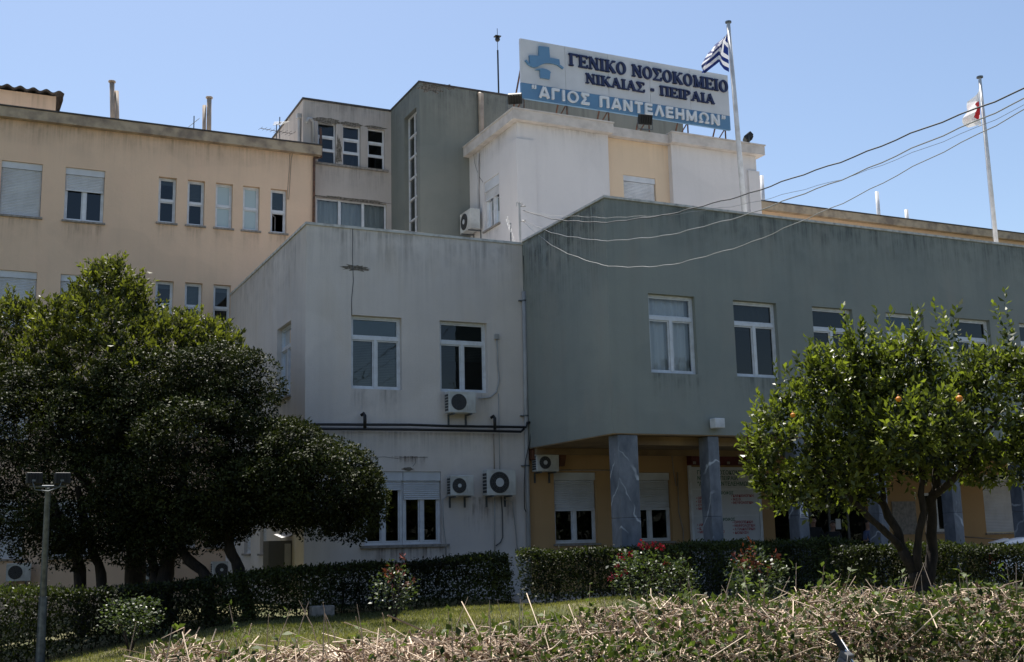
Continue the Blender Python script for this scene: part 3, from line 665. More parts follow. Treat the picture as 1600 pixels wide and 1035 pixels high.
# strokes on a 1 x 1 cell: ('s', thin?, x0,z0,x1,z1)
K, t_ = .25, .11
GL = {'Γ': (.78, 'V.18 h0,.95,.78,.95 h.74,.78,.74,.97'), 'Ε': (.82, 'V.18 h0,.95,.8,.95 h0,.05,.82,.05 h.2,.5,.6,.5 h.76,.76,.76,.97 h.78,.03,.78,.26 h.58,.38,.58,.62'),
      'Ν': (.95, 'h.16,0,.16,1 h.80,0,.80,1 D.16,.97,.80,.05'), 'Ι': (.42, 'V.21'), 'Κ': (.95, 'V.18 h.25,.45,.80,.97 D.38,.58,.82,.03'),
      'Ο': (.92, 'O'), 'Σ': (.85, 'h0,.95,.8,.95 h0,.05,.82,.05 D.12,.95,.48,.5 h.1,.06,.48,.5 h.77,.74,.77,.97 h.79,.03,.79,.28'),
      'Μ': (1.12, 'h.16,0,.16,1 D.16,.97,.54,.05 h.54,.05,.92,.97 V.94'), 'Α': (.96, 'D.44,1,.82,.03 h.46,.98,.12,.03 h.2,.32,.66,.32'),
      'Π': (.98, 'V.18 V.78 h0,.95,.96,.95'), 'Ρ': (.82, 'V.18 P'), '-': (.5, 'D.08,.42,.42,.42'), ' ': (.38, '')}
SANS = {'Α': (.86, 'D.40,.99,.08,0 D.46,.99,.78,0 h.2,.26,.66,.26'), 'Γ': (.68, 'V.1 D.1,.92,.66,.92'), 'Ι': (.26, 'V.13'), 'Ο': (.96, 'O'), 'Σ': (.76, 'D.06,.92,.72,.92 D.04,.08,.74,.08 D.1,.9,.42,.5 D.1,.1,.42,.5'),
        'Π': (.84, 'V.1 V.72 D.1,.92,.72,.92'), 'Ν': (.84, 'V.1 V.72 D.1,.97,.72,.03'), 'Τ': (.74, 'V.37 D.02,.92,.72,.92'), 'Ε': (.7, 'V.1 D.1,.92,.66,.92 D.1,.08,.68,.08 D.1,.5,.62,.5'),
        'Λ': (.84, 'D.40,.99,.08,0 D.44,.99,.76,0'), 'Η': (.82, 'V.1 V.7 D.1,.5,.7,.5'), 'Μ': (1.0, 'V.1 V.88 D.1,.97,.49,.1 D.49,.1,.88,.97'), 'Ω': (.98, 'W'), '"': (.42, 'Q'), ' ': (.5, '')}
def lettering(text, tab, x0, x1, z0, h, d0, d1, serif, m_):
    gap = .10 if serif else .2
    tot = sum(tab[c][0]+gap for c in text)-gap; sx = (x1-x0)/tot; x = x0
    for ch in text:
        wd, st = tab[ch]; b = MB(T)
        m = lambda u, v: (x+u*sx, z0+v*h)
        th = .17 if not serif else .22; KW = th*sx*1.0; TW = .10*h
        for s_ in st.split():
            c, ar = s_[0], s_[1:]
            if c == 'V':
                u = float(ar); seg(b, m(u, 0), m(u, 1), (.24 if serif else .19)*sx, d0, d1)
                if serif:
                    for v in (.05, .95): seg(b, m(u-.21, v), m(u+.21, v), TW, d0, d1)
            elif c in 'hD':
                q = [float(v) for v in ar.split(',')]; big = c == 'D'
                seg(b, m(q[0], q[1]), m(q[2], q[3]), ((.24*sx if big else .115*h) if serif else .185*sx), d0, d1)
                if serif and not big and q[0] == q[2] and abs(q[3]-q[1]) > .9:
                    for v in (.05, .95): seg(b, m(q[0]-.16, v), m(q[0]+.16, v), TW, d0, d1)
                if serif and ch in 'ΑΚ' and q[3] < .05: seg(b, m(q[2]-.17, .05), m(q[2]+.17, .05), TW, d0, d1)
                if serif and ch == 'Κ' and q[3] > .9: seg(b, m(q[2]-.16, .95), m(q[2]+.16, .95), TW, d0, d1)
            elif c == 'O': ring(b, x+wd*.5*sx, z0+h*.5, wd*.5*sx, h*.53, (.24 if serif else .185)*sx, .12*h if serif else .15*h, d0, d1)
            elif c == 'P': ring(b, x+.34*sx, z0+.72*h, .46*sx, .28*h, .22*sx, .1*h, d0-.001, d1, -math.pi/2, math.pi/2, 14)
            elif c == 'W':
                ring(b, x+.49*sx, z0+.54*h, .45*sx, .48*h, .18*sx, .15*h, d0, d1, -.9, math.pi+.9, 22)
                for u, v in ((.02, .38), (.60, .96)): seg(b, m(u, .07), m(v, .07), .15*h, d0-.001, d1)
            elif c == 'Q':
                for u in (.1, .3): seg(b, m(u, .72), m(u, 1.02), .12*sx, d0, d1)
        if b.v: b.build('letter', M[m_], sgn, fix=True)
        x += (wd+gap)*sx
def line(text, tab, l, r, top, h, m, serif, name):
    a0, zt0 = su(*l); a1, _ = su(*r); lettering(text, tab, a0, a1, top-h, h, -.075, -.002, serif, m)
zt1 = su(888, 84)[1]; hh = su(888, 84)[1]-su(888, 101)[1]
L1 = su(888, 84); L1b = su(888, 103); L2 = su(914, 115); L2b = su(914, 130.5); L3 = su(843, 137); L3b = su(843, 152)
line('ΓΕΝΙΚΟ ΝΟΣΟΚΟΜΕΙΟ', GL, (888, 84), (1136, 134), L1[1], L1[1]-L1b[1], 'navy', True, 'lettering')
line('ΝΙΚΑΙΑΣ - ΠΕΙΡΑΙΑ', GL, (914, 115), (1115, 160), L2[1], L2[1]-L2b[1], 'navy', True, 'lettering')
l3t = su(846, 136); l3b = su(846, 154)
line('"ΑΓΙΟΣ ΠΑΝΤΕΛΕΗΜΩΝ"', SANS, (830, 140), (1133, 188), l3t[1]-.01, (l3t[1]-l3b[1])*.93, 'letter_white', False, 'lettering')
b = MB(T)
def ipt(u, v): return su(800+u/7.96, 50+v/7.96)
cross = [(325, 185), (452, 200), (462, 330), (578, 352), (585, 412), (520, 395), (440, 385), (370, 395), (310, 430), (270, 440), (212, 405), (205, 300), (322, 305)]
cp = [ipt(*c) for c in cross]
b.prism(cp, -.07, -.002)
sw = [ipt(*c) for c in ((160, 360), (195, 405), (235, 432), (270, 440), (310, 430), (350, 405), (400, 388), (450, 386), (510, 394), (560, 412), (600, 440), (628, 462))]
for p_, q_ in zip(sw, sw[1:]): seg(b, p_, q_, .06, -.071, -.002)
b.prism([ipt(*c) for c in ((338, 485), (278, 480), (300, 470), (370, 463), (420, 475), (455, 492), (476, 515), (466, 525), (460, 595), (345, 578))], -.07, -.002)
b.build('emblem', M['sign_blue'], sgn, fix=True)

# ------------------------------------------------------------------ floodlights, rods, poles, flags
def floodlight(loc, rz, tilt, label, s=1.):
    r_ = empty('floodlight', (0, 0, 0), label, 'floodlight', 'floodlights on the tower roof')
    ct, st = math.cos(tilt), math.sin(tilt)
    TT = lambda a, d, z: (s*a, s*(d*ct-z*st), s*(d*st+z*ct+.34))
    b = MB(TT); b.bbox(-.22, .22, -.09, .09, -.16, .16, .02)
    for k in range(5): b.box(-.18+.08*k, -.165+.08*k, .085, .13, -.13, .13)
    b.build('housing', M['black'], r_); b = MB(TT); b.box(-.19, .19, -.1, -.088, -.13, .13); b.build('lens', M['glass_dark'], r_)
    b = MB(lambda a, d, z: (s*a, s*d, s*z)); b.tube([(-.25, 0, .34), (-.25, 0, .03), (.25, 0, .03), (.25, 0, .34)], .015, 6); b.box(-.12, .12, -.04, .04, 0, .03); b.build('bracket', M['metal'], r_)
    r_.location = loc; r_.rotation_euler = (0, 0, rz); return r_
p = P(805, 162, Y=YW-.1); floodlight((p[0], YW-.1, zc+.05), 2.6, -.6, 'black floodlight at the left corner of the white tower roof', 1.05)
p = P(1009, 188, Y=YW-.15); floodlight((p[0], YW-.1, zc+.0), 3.0, -.35, 'black floodlight in front of the blue band, at the middle of the roof edge', 1.1)
p = P(1176, 217, Y=YW-.1); floodlight((p[0]-.05, YW+.1, zc+.05), 4.2, -.9, 'black floodlight tilted up at the right end of the white tower roof')
b = MB(); p = P(779, 140, Y=38); q = P(778.5, 45, Y=38); z = p[2]-.4
rod = empty('lightning_rod', (p[0], 38, z), 'thin dark lightning rod with a small round head left of the sign', 'lightning rod')
b.tube([(p[0], 38, z), (p[0], 38, q[2]-.9)], .035, 6); b.build('pole', M['black'], rod); b = MB(); b.tube([(p[0], 38, q[2]-.9), (p[0], 38, q[2])], .012, 5); b.ball((p[0], 38, q[2]-.45), .1, 10); b.box(p[0]-.12, p[0]+.12, 37.9, 38.1, q[2]-.35, q[2]-.32); b.build('tip', M['black'], rod)
def pole(px, pyb, pxt, pyt, Y, r, label, zb=None):
    a, t = P(px, pyb, Y=Y), P(pxt, pyt, Y=Y); zb = zb if zb is not None else a[2]
    k = (zb-a[2])/(t[2]-a[2]); base = (a[0]+(t[0]-a[0])*k, Y, zb)
    o = empty('flagpole', base, label, 'flagpole'); b = MB(); m_ = [(base[i]+(t[i]-base[i])*.55) for i in range(3)]
    b.tube([base, m_, t], [r, r*.9, r*.65], 10); b.build('pole', M['white_paint'], o, smooth=True)
    b = MB(); b.tube([t, (t[0], t[1], t[2]+.05)], .11, 12); b.build('cap', M['metal'], o)
    b = MB(); b.tube([(t[0]-.08, Y, t[2]-.1), (base[0]-.16, Y-.02, zb+1.1)], .008, 4); b.build('halyard', M['wire'], o)
    return base, t
fb, ft = pole(1163, 330, 1138, 36, 30.8, .095, 'tall white flagpole in front of the sign carrying the striped flag', 10.0)
sb, st_ = pole(1557, 382, 1531, 122, 27.0, .075, 'white flagpole at the far right carrying the white flag with red cross', 10.0)
def flag_mat(name, greek):
    m = mat(name, (.8, .8, .8), .8); g = N(m); uv = g.n('ShaderNodeUVMap'); sp = g.n('ShaderNodeSeparateXYZ'); g.l(uv.outputs[0], sp.inputs[0]); u, v = sp.outputs[0], sp.outputs[1]
    if greek:
        s_ = g.math('LESS_THAN', g.math('MODULO', g.math('MULTIPLY', v, 9), 2), 1)
        can = g.math('MULTIPLY', g.math('LESS_THAN', u, .37), g.math('GREATER_THAN', v, 4/9))
        cr = g.math('MAXIMUM', g.math('LESS_THAN', g.math('ABSOLUTE', g.math('SUBTRACT', u, .185)), .037), g.math('LESS_THAN', g.math('ABSOLUTE', g.math('SUBTRACT', v, .722)), .055))
        f = g.math('ADD', g.math('MULTIPLY', s_, g.math('SUBTRACT', 1, can)), g.math('MULTIPLY', can, g.math('SUBTRACT', 1, cr)))
        c = g.mix(f, (.8, .8, .82), (.012, .03, .17))
    else:
        a = g.math('ABSOLUTE', g.math('SUBTRACT', u, .5)); c_ = g.math('ABSOLUTE', g.math('SUBTRACT', v, .5))
        f = g.math('MAXIMUM', g.math('MULTIPLY', g.math('LESS_THAN', a, .09), g.math('LESS_THAN', c_, .3)), g.math('MULTIPLY', g.math('LESS_THAN', c_, .12), g.math('LESS_THAN', a, .24)))
        c = g.mix(f, (.78, .78, .78), (.5, .03, .035))
    g.l(c, g.b.inputs['Base Color']); tr = g.n('ShaderNodeBsdfTranslucent'); g.l(c, tr.inputs[0]); mx = g.n('ShaderNodeMixShader'); mx.inputs[0].default_value = .35
    out = [n for n in g.t.nodes if n.type == 'OUTPUT_MATERIAL'][0]; g.l(g.b.outputs[0], mx.inputs[1]); g.l(tr.outputs[0], mx.inputs[2]); g.l(mx.outputs[0], out.inputs[0]); return m
def flag(name, top, hoist, fly, fun, m, label):
    nu, nv = 60, 36; Vs, uv = [], []
    for i in range(nu+1):
        for j in range(nv+1):
            u, v = i/nu, j/nv; Vs.append(fun(u, v)); uv.append((u, v))
    Fs = [(i*(nv+1)+j, (i+1)*(nv+1)+j, (i+1)*(nv+1)+j+1, i*(nv+1)+j+1) for i in range(nu) for j in range(nv)]
    a = np.array(Vs); me = bpy.data.meshes.new(name); me.from_pydata([tuple(q) for q in a-a[-1]], [], Fs); l = me.uv_layers.new(name='UVMap')
    for lp in me.loops: l.data[lp.index].uv = uv[lp.vertex_index]
    me.polygons.foreach_set('use_smooth', [True]*len(me.polygons)); me.materials.append(m); return tag(link(name, me, None, a[-1]), label, 'flag')
def px_grid(rows, Y):
    """flag surface from a few rows of photographed points (bottom row first), each row hoist to fly"""
    G = [[P(x, y, Y=Y) for x, y in r_] for r_ in rows]
    def f(u, v):
        def lerp(L, t): t = min(max(t, 0), 1)*(len(L)-1); i = min(int(t), len(L)-2); k = t-i; return L[i]*(1-k)+L[i+1]*k
        p_ = lerp([lerp(r_, u) for r_ in G], v)
        return np.array([p_[0], Y+.02+u*(.35*math.sin(u*9+v*2.5)+.12*math.sin(u*19-v*4)), p_[2]])
    return f
s6 = lambda L: [(980+x/6.086, 50+y/6.086) for x, y in L]
flag('greek_flag', ft, 0, 0, px_grid([s6([(972, 382), (925, 340), (880, 300), (838, 310), (790, 362), (735, 374)]), s6([(968, 265), (905, 212), (850, 195), (815, 235), (770, 280), (732, 292)]), s6([(962, 150), (915, 95), (880, 100), (855, 140), (800, 180), (750, 240)]), s6([(956, 12), (935, 35), (912, 60), (890, 85), (850, 118), (790, 185)])], 30.8), flag_mat('blue white flag', True), 'blue and white striped Greek flag hanging folded from the tall flagpole')
s4 = lambda L: [(1150+x/3.449, 80+y/3.449) for x, y in L]
flag('red_cross_flag', st_, 0, 0, px_grid([s4([(1325, 405), (1310, 395), (1290, 405), (1278, 385)]), s4([(1318, 330), (1300, 335), (1270, 345), (1245, 350)]), s4([(1313, 200), (1300, 225), (1280, 265), (1262, 300)])], 27.0), flag_mat('white flag with red cross', False), 'white flag with a red cross hanging limp from the right flagpole')
# mast with wires, aerials
p = P(816, 378, Y=YG-.02); q = P(815, 316, Y=YG-.02); mast = empty('cable_mast', (p[0], YG+.1, 10.0), 'short grey mast on the roof corner holding the overhead wires', 'mast')
b = MB(); b.tube([(p[0], YG+.1, 9.9), (p[0], YG+.1, q[2])], .035, 8); b.build('pole', M['pipe'], mast)
b = MB()
for k in range(7): a = k*.9; b.tube([(p[0], YG+.1, q[2]-.02), (p[0]+.09*math.cos(a), YG+.1+.05*math.sin(a), q[2]+.03), (p[0]+.12*math.cos(a), YG+.1, q[2]-.12)], .007, 4)
for z in (.1, .55): b.tube([(p[0], YG+.1, q[2]-z), (p[0]+.1, YG+.02, q[2]-z)], .02, 6); b.ball((p[0]+.12, YG, q[2]-z), .035, 8)
b.build('insulator', M['pipe'], mast)
PE = P(1790, 62, D=14.0); M0 = np.array([p[0]+.1, YG, q[2]])
def span(pts, r, label, m='wire', sag=None):
    """wire in the vertical plane from the mast to the street pole"""
    n_ = np.cross(PE-M0, (0, 0, 1)); out = []
    for x, y in pts:
        d = FW*F_PX+RT*(x-800)+DN*(y-517.5); t = ((M0-EYE)@n_)/(d@n_); out.append(EYE+d*t)
    X = np.array(out); s_ = np.linalg.norm(X[:, :2]-X[0, :2], axis=1); c = np.polyfit(s_, X[:, 2], 3); L = np.linspace(0, s_[-1], 60); dr = (X[-1, :2]-X[0, :2])/s_[-1]
    jit = lambda k: .012*math.sin(k*1.9)+.01*math.sin(k*.7)
    b = MB(); b.tube([(X[0, 0]+dr[0]*l, X[0, 1]+dr[1]*l, np.polyval(c, l)+jit(k)*min(1, k/6)) for k, l in enumerate(L)], r, 6)
    return tag(b.build('overhead_wire', M[m], None, smooth=True), label, 'wire', 'overhead wires')
span([(817, 326), (840, 340), (885, 346), (945, 346), (1000, 340), (1100, 322), (1189, 298), (1300, 259), (1400, 217), (1500, 179), (1600, 139), (1790, 60)], .013, 'topmost thick twisted wire crossing the sky from the mast', 'cable')
span([(817, 345), (860, 362), (905, 373), (960, 374), (1050, 365), (1192, 330), (1300, 292), (1400, 241), (1500, 196), (1600, 148), (1790, 72)], .0105, 'middle wire crossing the green wall from the mast')
span([(817, 347), (860, 380), (900, 402), (985, 416), (1100, 402), (1200, 371), (1300, 329), (1400, 277), (1500, 222), (1600, 157), (1790, 82)], .008, 'lowest wire sagging deepest across the green wall')
span([(817, 330), (900, 345), (1000, 338), (1100, 318), (1190, 306), (1250, 305), (1300, 295), (1400, 262), (1500, 205), (1560, 175), (1700, 100), (1790, 78)], .004, 'thinnest wire, hanging between the thick upper and middle wires')
def aerial(loc, L, n, rz, tilt, label, el=.3, m='black', curl=0):
    r_ = empty('tv_aerial', (0, 0, 0), label, 'aerial'); b = MB(); b.tube([(0, 0, -.6), (0, 0, .25)], .02, 6); b.build('mast', M['metal'], r_)
    b = MB(); ct, st = math.cos(tilt), math.sin(tilt); b.tube([(-L/2*ct, 0, -L/2*st), (L/2*ct, 0, L/2*st)], .012, 5)
    for k in range(n):
        x = -L/2+L*k/(n-1); e_ = el*(.55+.45*k/n)
        if curl: b.tube([(x*ct, -e_, x*st+.05), (x*ct, -e_*.6, x*st-.03), (x*ct, 0, x*st), (x*ct, e_*.6, x*st-.03), (x*ct, e_, x*st+.05)], .014, 5)
        else: b.tube([(x*ct, -e_, x*st), (x*ct, e_, x*st)], .008, 4)
    b.build('rods', M[m], r_); r_.location = loc; r_.rotation_euler = (0, 0, rz); return r_
p = P(432, 205, Y=40.5); aerial((p[0], 40.5, p[2]), 1.3, 9, .25, .05, 'dark comb shaped aerial on the ochre roof beside the upper block', .3)
p = P(437, 197, Y=41); aerial((p[0], 41, p[2]+.1), .8, 5, 1.1, .5, 'dark upright aerial with splayed rods behind the comb shaped one', .32)
p = P(303, 192, Y=40); aerial((p[0], 40, p[2]), .5, 4, .2, .8, 'small bent aerial on the ochre roof beside the right flue', .1, 'metal')
p = P(798, 362, Y=YG+.9); aerial((p[0], YG+.9, p[2]), .75, 7, -.3, 1.85, 'white aerial with curled rods on the grey block roof corner', .17, 'white_paint', 1)

# ------------------------------------------------------------------ air conditioners
def ac(w_, h_, d_, rf, fx, label, loc, rz=0, hub=.3, square=True, legs=True):
    r_ = empty('air_conditioner', (0, 0, 0), label, 'air conditioner', 'outdoor air conditioner units'); T0 = lambda a, d, z: (a, d, z)
    b = MB(T0); b.bbox(-w_/2, w_/2, -d_, 0, 0, h_, .015)
    if square:
        for s_ in (-1, 1): b.box(fx+s_*(rf+.035)-.012, fx+s_*(rf+.035)+.012, -d_-.012, -d_, h_/2-rf-.05, h_/2+rf+.05); b.box(fx-rf-.02, fx+rf+.02, -d_-.0115, -d_, h_/2+s_*(rf+.038)-.012, h_/2+s_*(rf+.038)+.012)
    b.box(w_/2-.26*w_, w_/2-.03, -d_-.006, -d_, h_*.12, h_*.5); b.box(w_/2-.26*w_, w_/2-.03, -d_-.006, -d_, h_*.515, h_*.9)
    b.build('casing', M['plastic'], r_)
    b = MB(T0); b.disc((fx, h_/2), rf, -d_-.010, -d_-.001, 28); b.build('fan', M['grille'], r_)
    b = MB(T0)
    for k in range(1, 6): b.disc((fx, h_/2), rf*k/5.5+.008, -d_-.022, -d_-.014, 24, rf*k/5.5)
    for k in range(12): a = k*math.pi/6; b.tube([(fx+.3*rf*math.cos(a), -d_-.02, h_/2+.3*rf*math.sin(a)), (fx+rf*math.cos(a), -d_-.02, h_/2+rf*math.sin(a))], .004, 4)
    b.build('guard', M['cable'], r_)
    if hub: b = MB(T0); b.disc((fx, h_/2), rf*hub, -d_-.032, -d_-.024, 20); b.build('hub', M['hub'], r_)
    b = MB(T0)
    for k in range(6): b.box(-w_/2-.006, -w_/2-.001, -d_+.04, -.04, h_*.1+h_*.8*k/6, h_*.1+h_*.8*k/6+h_*.1)
    b.build('side_vent', M['grille'], r_)
    if legs:
        for s_ in (-.32, .32): b = MB(T0); b.box(s_*w_-.02, s_*w_+.02, -d_-.03, .12, -.045, -.004); b.box(s_*w_-.02, s_*w_+.02, .07, .119, -.3, -.047); b.build('bracket', M['metal'], r_)
    r_.location = loc; r_.rotation_euler = (0, 0, rz); return r_
def ac_at(tl, br, Y, d_, rf, fxo, label, **k):
    p_, q_ = P(*tl, Y=Y-.12-d_), P(*br, Y=Y-.12-d_); w_, h_ = q_[0]-p_[0], p_[2]-q_[2]
    return ac(w_, h_, d_, rf*h_, fxo*w_, label, ((p_[0]+q_[0])/2, Y-.12, q_[2]), **k)
ac_at((701, 611), (744, 646), YG, .3, .38, -.13, 'air conditioner right under the right upper window of the grey block', hub=0)
ac_at((704, 743), (741, 775), YG, .28, .37, -.13, 'smaller of the two air conditioners beside the ground window of the grey block', hub=.26)
ac_at((761, 734), (807, 774), YG, .33, .42, -.08, 'largest air conditioner with a big round fan, beside the drainpipe', hub=.42, square=False)
ac_at((838, 709), (874, 737), YL, .3, .36, -.12, 'air conditioner under the rust stained corner of the overhang', hub=.34)
ac_at((11, 881), (48, 908), YY, .3, .38, -.15, 'air conditioner low on the ochre wall at the far left edge', hub=0)
ac_at((332, 878), (358, 903), YY, .3, .4, .05, 'air conditioner low on the ochre wall behind the leaning trunk', hub=.25)
ac_at((226, 881), (252, 905), YY, .3, .38, -.1, 'air conditioner low on the ochre wall, half hidden between trunks', hub=.25)
p = P(741, 363, X=XW-.13); ac(.95, .72, .36, .29, -.1, 'air conditioner on the left side of the white tower above the roof', (XW-.1, p[1], p[2]), -math.pi/2, hub=.3)

# pipes and conduits on the grey block
def pipe_thing(name, label, cat, pts, Y, r, m, group=None, n=8):
    b = MB(); b.tube([(P(x, y, Y=Y)[0], Y, P(x, y, Y=Y)[2]) for x, y in pts], r, n); return tag(b.build(name, M[m], None, smooth=True), label, cat, group)
yp = YG-.09
dp = empty('drainpipe', (P(823, 900, Y=yp)[0], yp, .1), 'tall grey drainpipe in the corner between grey and green blocks', 'drainpipe')
b = MB(); b.tube([(P(x, y, Y=yp)[0], yp, P(x, y, Y=yp)[2]) for x, y in ((818.5, 456), (821, 600), (824, 760), (827.5, 915))], .062, 12); b.build('pipe', M['pipe'], dp, smooth=True)
for x, y in ((819, 470), (821.5, 650), (823.5, 728), (826, 860)):
    p = P(x, y, Y=yp); b = MB(); b.tube([(p[0], yp, p[2]-.02), (p[0], yp, p[2]+.02)], .075, 12); b.box(p[0]-.15, p[0]-.05, yp+.01, YG-.002, p[2]-.012, p[2]+.012); b.build('clamp', M['metal'], dp)
yq = YG-.06
pipe_thing('water_pipe', 'upper black water pipe with two risers along the grey wall', 'pipe', [(462, 668), (478, 663.4), (640, 664), (700, 666), (822, 667.7), (823.5, 661), (829, 660)], YG-.2, .035, 'black', 'black water pipes')
pipe_thing('water_pipe', 'lower black water pipe ending at the drainpipe', 'pipe', [(462, 674), (478, 670.2), (640, 671.5), (700, 672.5), (814, 674.8), (819, 670)], YG-.2, .035, 'black', 'black water pipes')
for x, y0, y1, l in ((569, 669, 650, 'short black riser stub on the water pipes above the shuttered ground window'), (772, 672, 654, 'short black riser stub on the water pipes nearest the drainpipe')):
    b = MB(); p, q = P(x, y0, Y=yq-.1), P(x, y1, Y=yq-.1); b.tube([(p[0], yq-.16, p[2]), (p[0], yq-.16, q[2]), (p[0]-.02, yq-.12, q[2]+.06), (p[0]-.06, yq-.05, q[2]+.02)], .045, 8); tag(b.build('pipe_riser', M['black'], None, smooth=True), l, 'pipe')
pipe_thing('conduit', 'white curved hose from the wall box down to the upper air conditioner', 'hose', [(776, 527), (777, 545), (778, 570), (780, 595), (776, 612), (766, 621), (748, 622.5)], yq, .022, 'pipe', 'conduits on the grey wall')
pipe_thing('conduit', 'long thin vertical conduit down to the big air conditioner', 'conduit', [(779, 615), (780, 680), (781, 735)], yq, .012, 'pipe', 'conduits on the grey wall')
pipe_thing('conduit', 'brownish vertical conduit left of the long thin one', 'conduit', [(771, 678), (772, 700), (772.5, 733)], yq, .015, 'buff_pipe', 'conduits on the grey wall')
pipe_thing('conduit', 'left conduit running down below the big air conditioner', 'conduit', [(773, 776), (773, 820), (773, 866)], yq, .017, 'pipe', 'conduits on the grey wall')
pipe_thing('conduit', 'dark looped drain hose below the big air conditioner', 'hose', [(783, 776), (785, 800), (785.5, 840), (782, 848), (775, 853)], yq, .017, 'cable', 'conduits on the grey wall')
pipe_thing('conduit', 'right conduit below the big air conditioner nearest the drainpipe', 'conduit', [(788, 781), (801, 785), (806, 830), (809, 865)], yq, .015, 'pipe', 'conduits on the grey wall')
pipe_thing('conduit', 'conduit beside the ground window below the smaller air conditioner', 'conduit', [(700, 775), (692, 780), (693, 820), (697, 850), (697, 868)], yq, .015, 'pipe', 'conduits on the grey wall')
pipe_thing('conduit', 'black cable hanging in front of the drainpipe', 'cable', [(830, 665), (828, 690), (821, 720), (819, 760), (819.5, 795), (822, 800)], YG-.2, .013, 'black')
pipe_thing('conduit', 'black cable running down the corner right of the drainpipe', 'cable', [(818, 400), (820.5, 455), (824.5, 560), (828.5, 660)], YG-.07, .015, 'black')
p = P(776, 527, Y=yq); b = MB(); b.box(p[0]-.06, p[0]+.06, YG-.12, YG-.002, p[2]-.06, p[2]+.08); tag(b.build('junction_box', M['pipe']), 'small grey box on the wall at the top of the white hose', 'junction box')
# lamp box on the green wall
p, q = P(1112, 654, Y=YF-.15), P(1129, 670, Y=YF-.15); lb = empty('wall_lamp', ((p[0]+q[0])/2, YF, q[2]), 'white box lamp on the lower edge of the green wall', 'lamp')
b = MB(); b.bbox(p[0], q[0]-.02, YF-.3, YF-.05, q[2], p[2], .02); b.build('housing', M['white_paint'], lb); b = MB(); b.box(p[0]+.05, q[0]-.06, YF-.051, YF+.0, q[2]+.08, p[2]-.05); b.build('bracket', M['metal'], lb)

# ------------------------------------------------------------------ information board and notices
bx0, bx1 = P(1083, 800, Y=YL-.12)[0], P(1186, 800, Y=YL-.12)[0]; bz0, bz1 = .15, P(1084, 730, Y=YL-.12)[2]
ib = empty('information_board', ((bx0+bx1)/2, YL-.1, .1), 'tall white directory board with green and red Greek lines beside the entrance', 'board')
yb = YL-.12; b = MB(); b.box(bx0, bx1, yb, yb+.05, bz0, bz1); b.build('panel', M['sign_white'], ib)
b = MB(); b.box(bx0-.08, bx0-.003, yb-.03, yb+.08, .1, bz1+.04); b.box(bx1+.003, bx1+.1, yb-.03, yb+.08, .1, bz1+.04)
rows = [bz1-.66, bz1-1.45, bz1-2.25, bz1-3.05]
for z in rows: b.box(bx0, bx1, yb-.02, yb-.002, z-.02, z+.02)
b.build('board_frame', M['frame'], ib)
M['txt_green'] = mat('green lettering', (.02, .13, .06), .6); M['txt_red'] = mat('red lettering', (.42, .025, .03), .6)
def text(s_, x, y, z, size, m, parent, name, bold=.0):
    cu = bpy.data.curves.new(name, 'FONT'); cu.body = s_; cu.size = size; cu.offset = bold; cu.extrude = .001
    o = bpy.data.objects.new('tmp', cu); COL.objects.link(o); bpy.context.view_layer.update()
    me = bpy.data.meshes.new_from_object(o.evaluated_get(bpy.context.evaluated_depsgraph_get())); bpy.data.objects.remove(o)
    me.materials.clear(); me.materials.append(m); r_ = link(name, me, parent, (x, y, z)); r_.rotation_euler = (math.pi/2, 0, 0); return r_
bw = bx1-bx0
text('ΓΕΝΙΚΟ ΝΟΣΟΚΟΜΕΙΟ\nΝΙΚΑΙΑΣ - ΠΕΙΡΑΙΑ\n"ΑΓΙΟΣ ΠΑΝΤΕΛΕΗΜΩΝ"', bx0+.2, yb-.004, bz1-.22, .17, M['txt_green'], ib, 'heading', .003)
for k, (z, hd) in enumerate(zip(rows, ('Γ ΟΡΟΦΟΣ', 'Β ΟΡΟΦΟΣ', 'Α ΟΡΟΦΟΣ', 'ΙΣΟΓΕΙΟ'))):
    text(hd, bx0+.85, yb-.004, z-.16, .12, M['txt_green'], ib, 'heading', .003)
    if k < 3:
        text(['• ΩΡΛ\n• ΧΕΙΡΟΥΡΓΙΚΗ\n• ΟΥΡΟΛΟΓΙΚΗ\n• ΜΑΙΕΥΤΙΚΗ', '• ΑΙΜΟΔΟΣΙΑ\n• Κ. ΥΓΕΙΑΣ\n• ΜΙΚΡΟΒΙΟΛΟΓΙΚΟ', '• Α. ΠΑΘΟΛΟΓΙΚΗ\n• ΟΔΟΝΤΙΑΤΡΙΚΟ\n• Χ. ΕΙΔΙΚΟΤΗΤΕΣ\n• ΕΞΩΤΕΡΙΚΑ'][k], bx0+.12, yb-.004, z-.3, .105, M['txt_red'], ib, 'lettering', .002)
        text(['• ΚΑΡΔΙΟΛΟΓΙΚΗ\n• Μ.Ε.Θ.\n• ΝΕΥΡΟΛΟΓΙΚΗ', '• ΟΡΘΟΠΕΔΙΚΗ\n• ΝΕΦΡΟΛΟΓΙΚΗ\n• Α ΠΑΙΔΙΑΤΡΙΚΗ\n• ΔΙΟΙΚΗΣΗ', '• Γ ΠΑΘΟΛΟΓΙΚΗ\n• ΑΚΤΙΝΟΛΟΓΙΚΟ\n• Β ΙΑΤΡΕΙΑ'][k], bx0+bw*.58, yb-.004, z-.24, .105, M['txt_red'], ib, 'lettering', .002)
p, q = P(1078, 703, Y=YL-.2), P(1182, 729, Y=YL-.2); b = MB(); b.box(p[0], bx1+.2, YL-.25, YL-.002, max(q[2], bz1+.06), p[2]); M['dark_red'] = weathered('dark red panel', (.13, .015, .015), (.08, .01, .01), 3, .7)
rp = b.build('red_header_panel', M['dark_red']); tag(rp, 'dark red panel with pale ragged paper scraps above the directory board', 'panel')
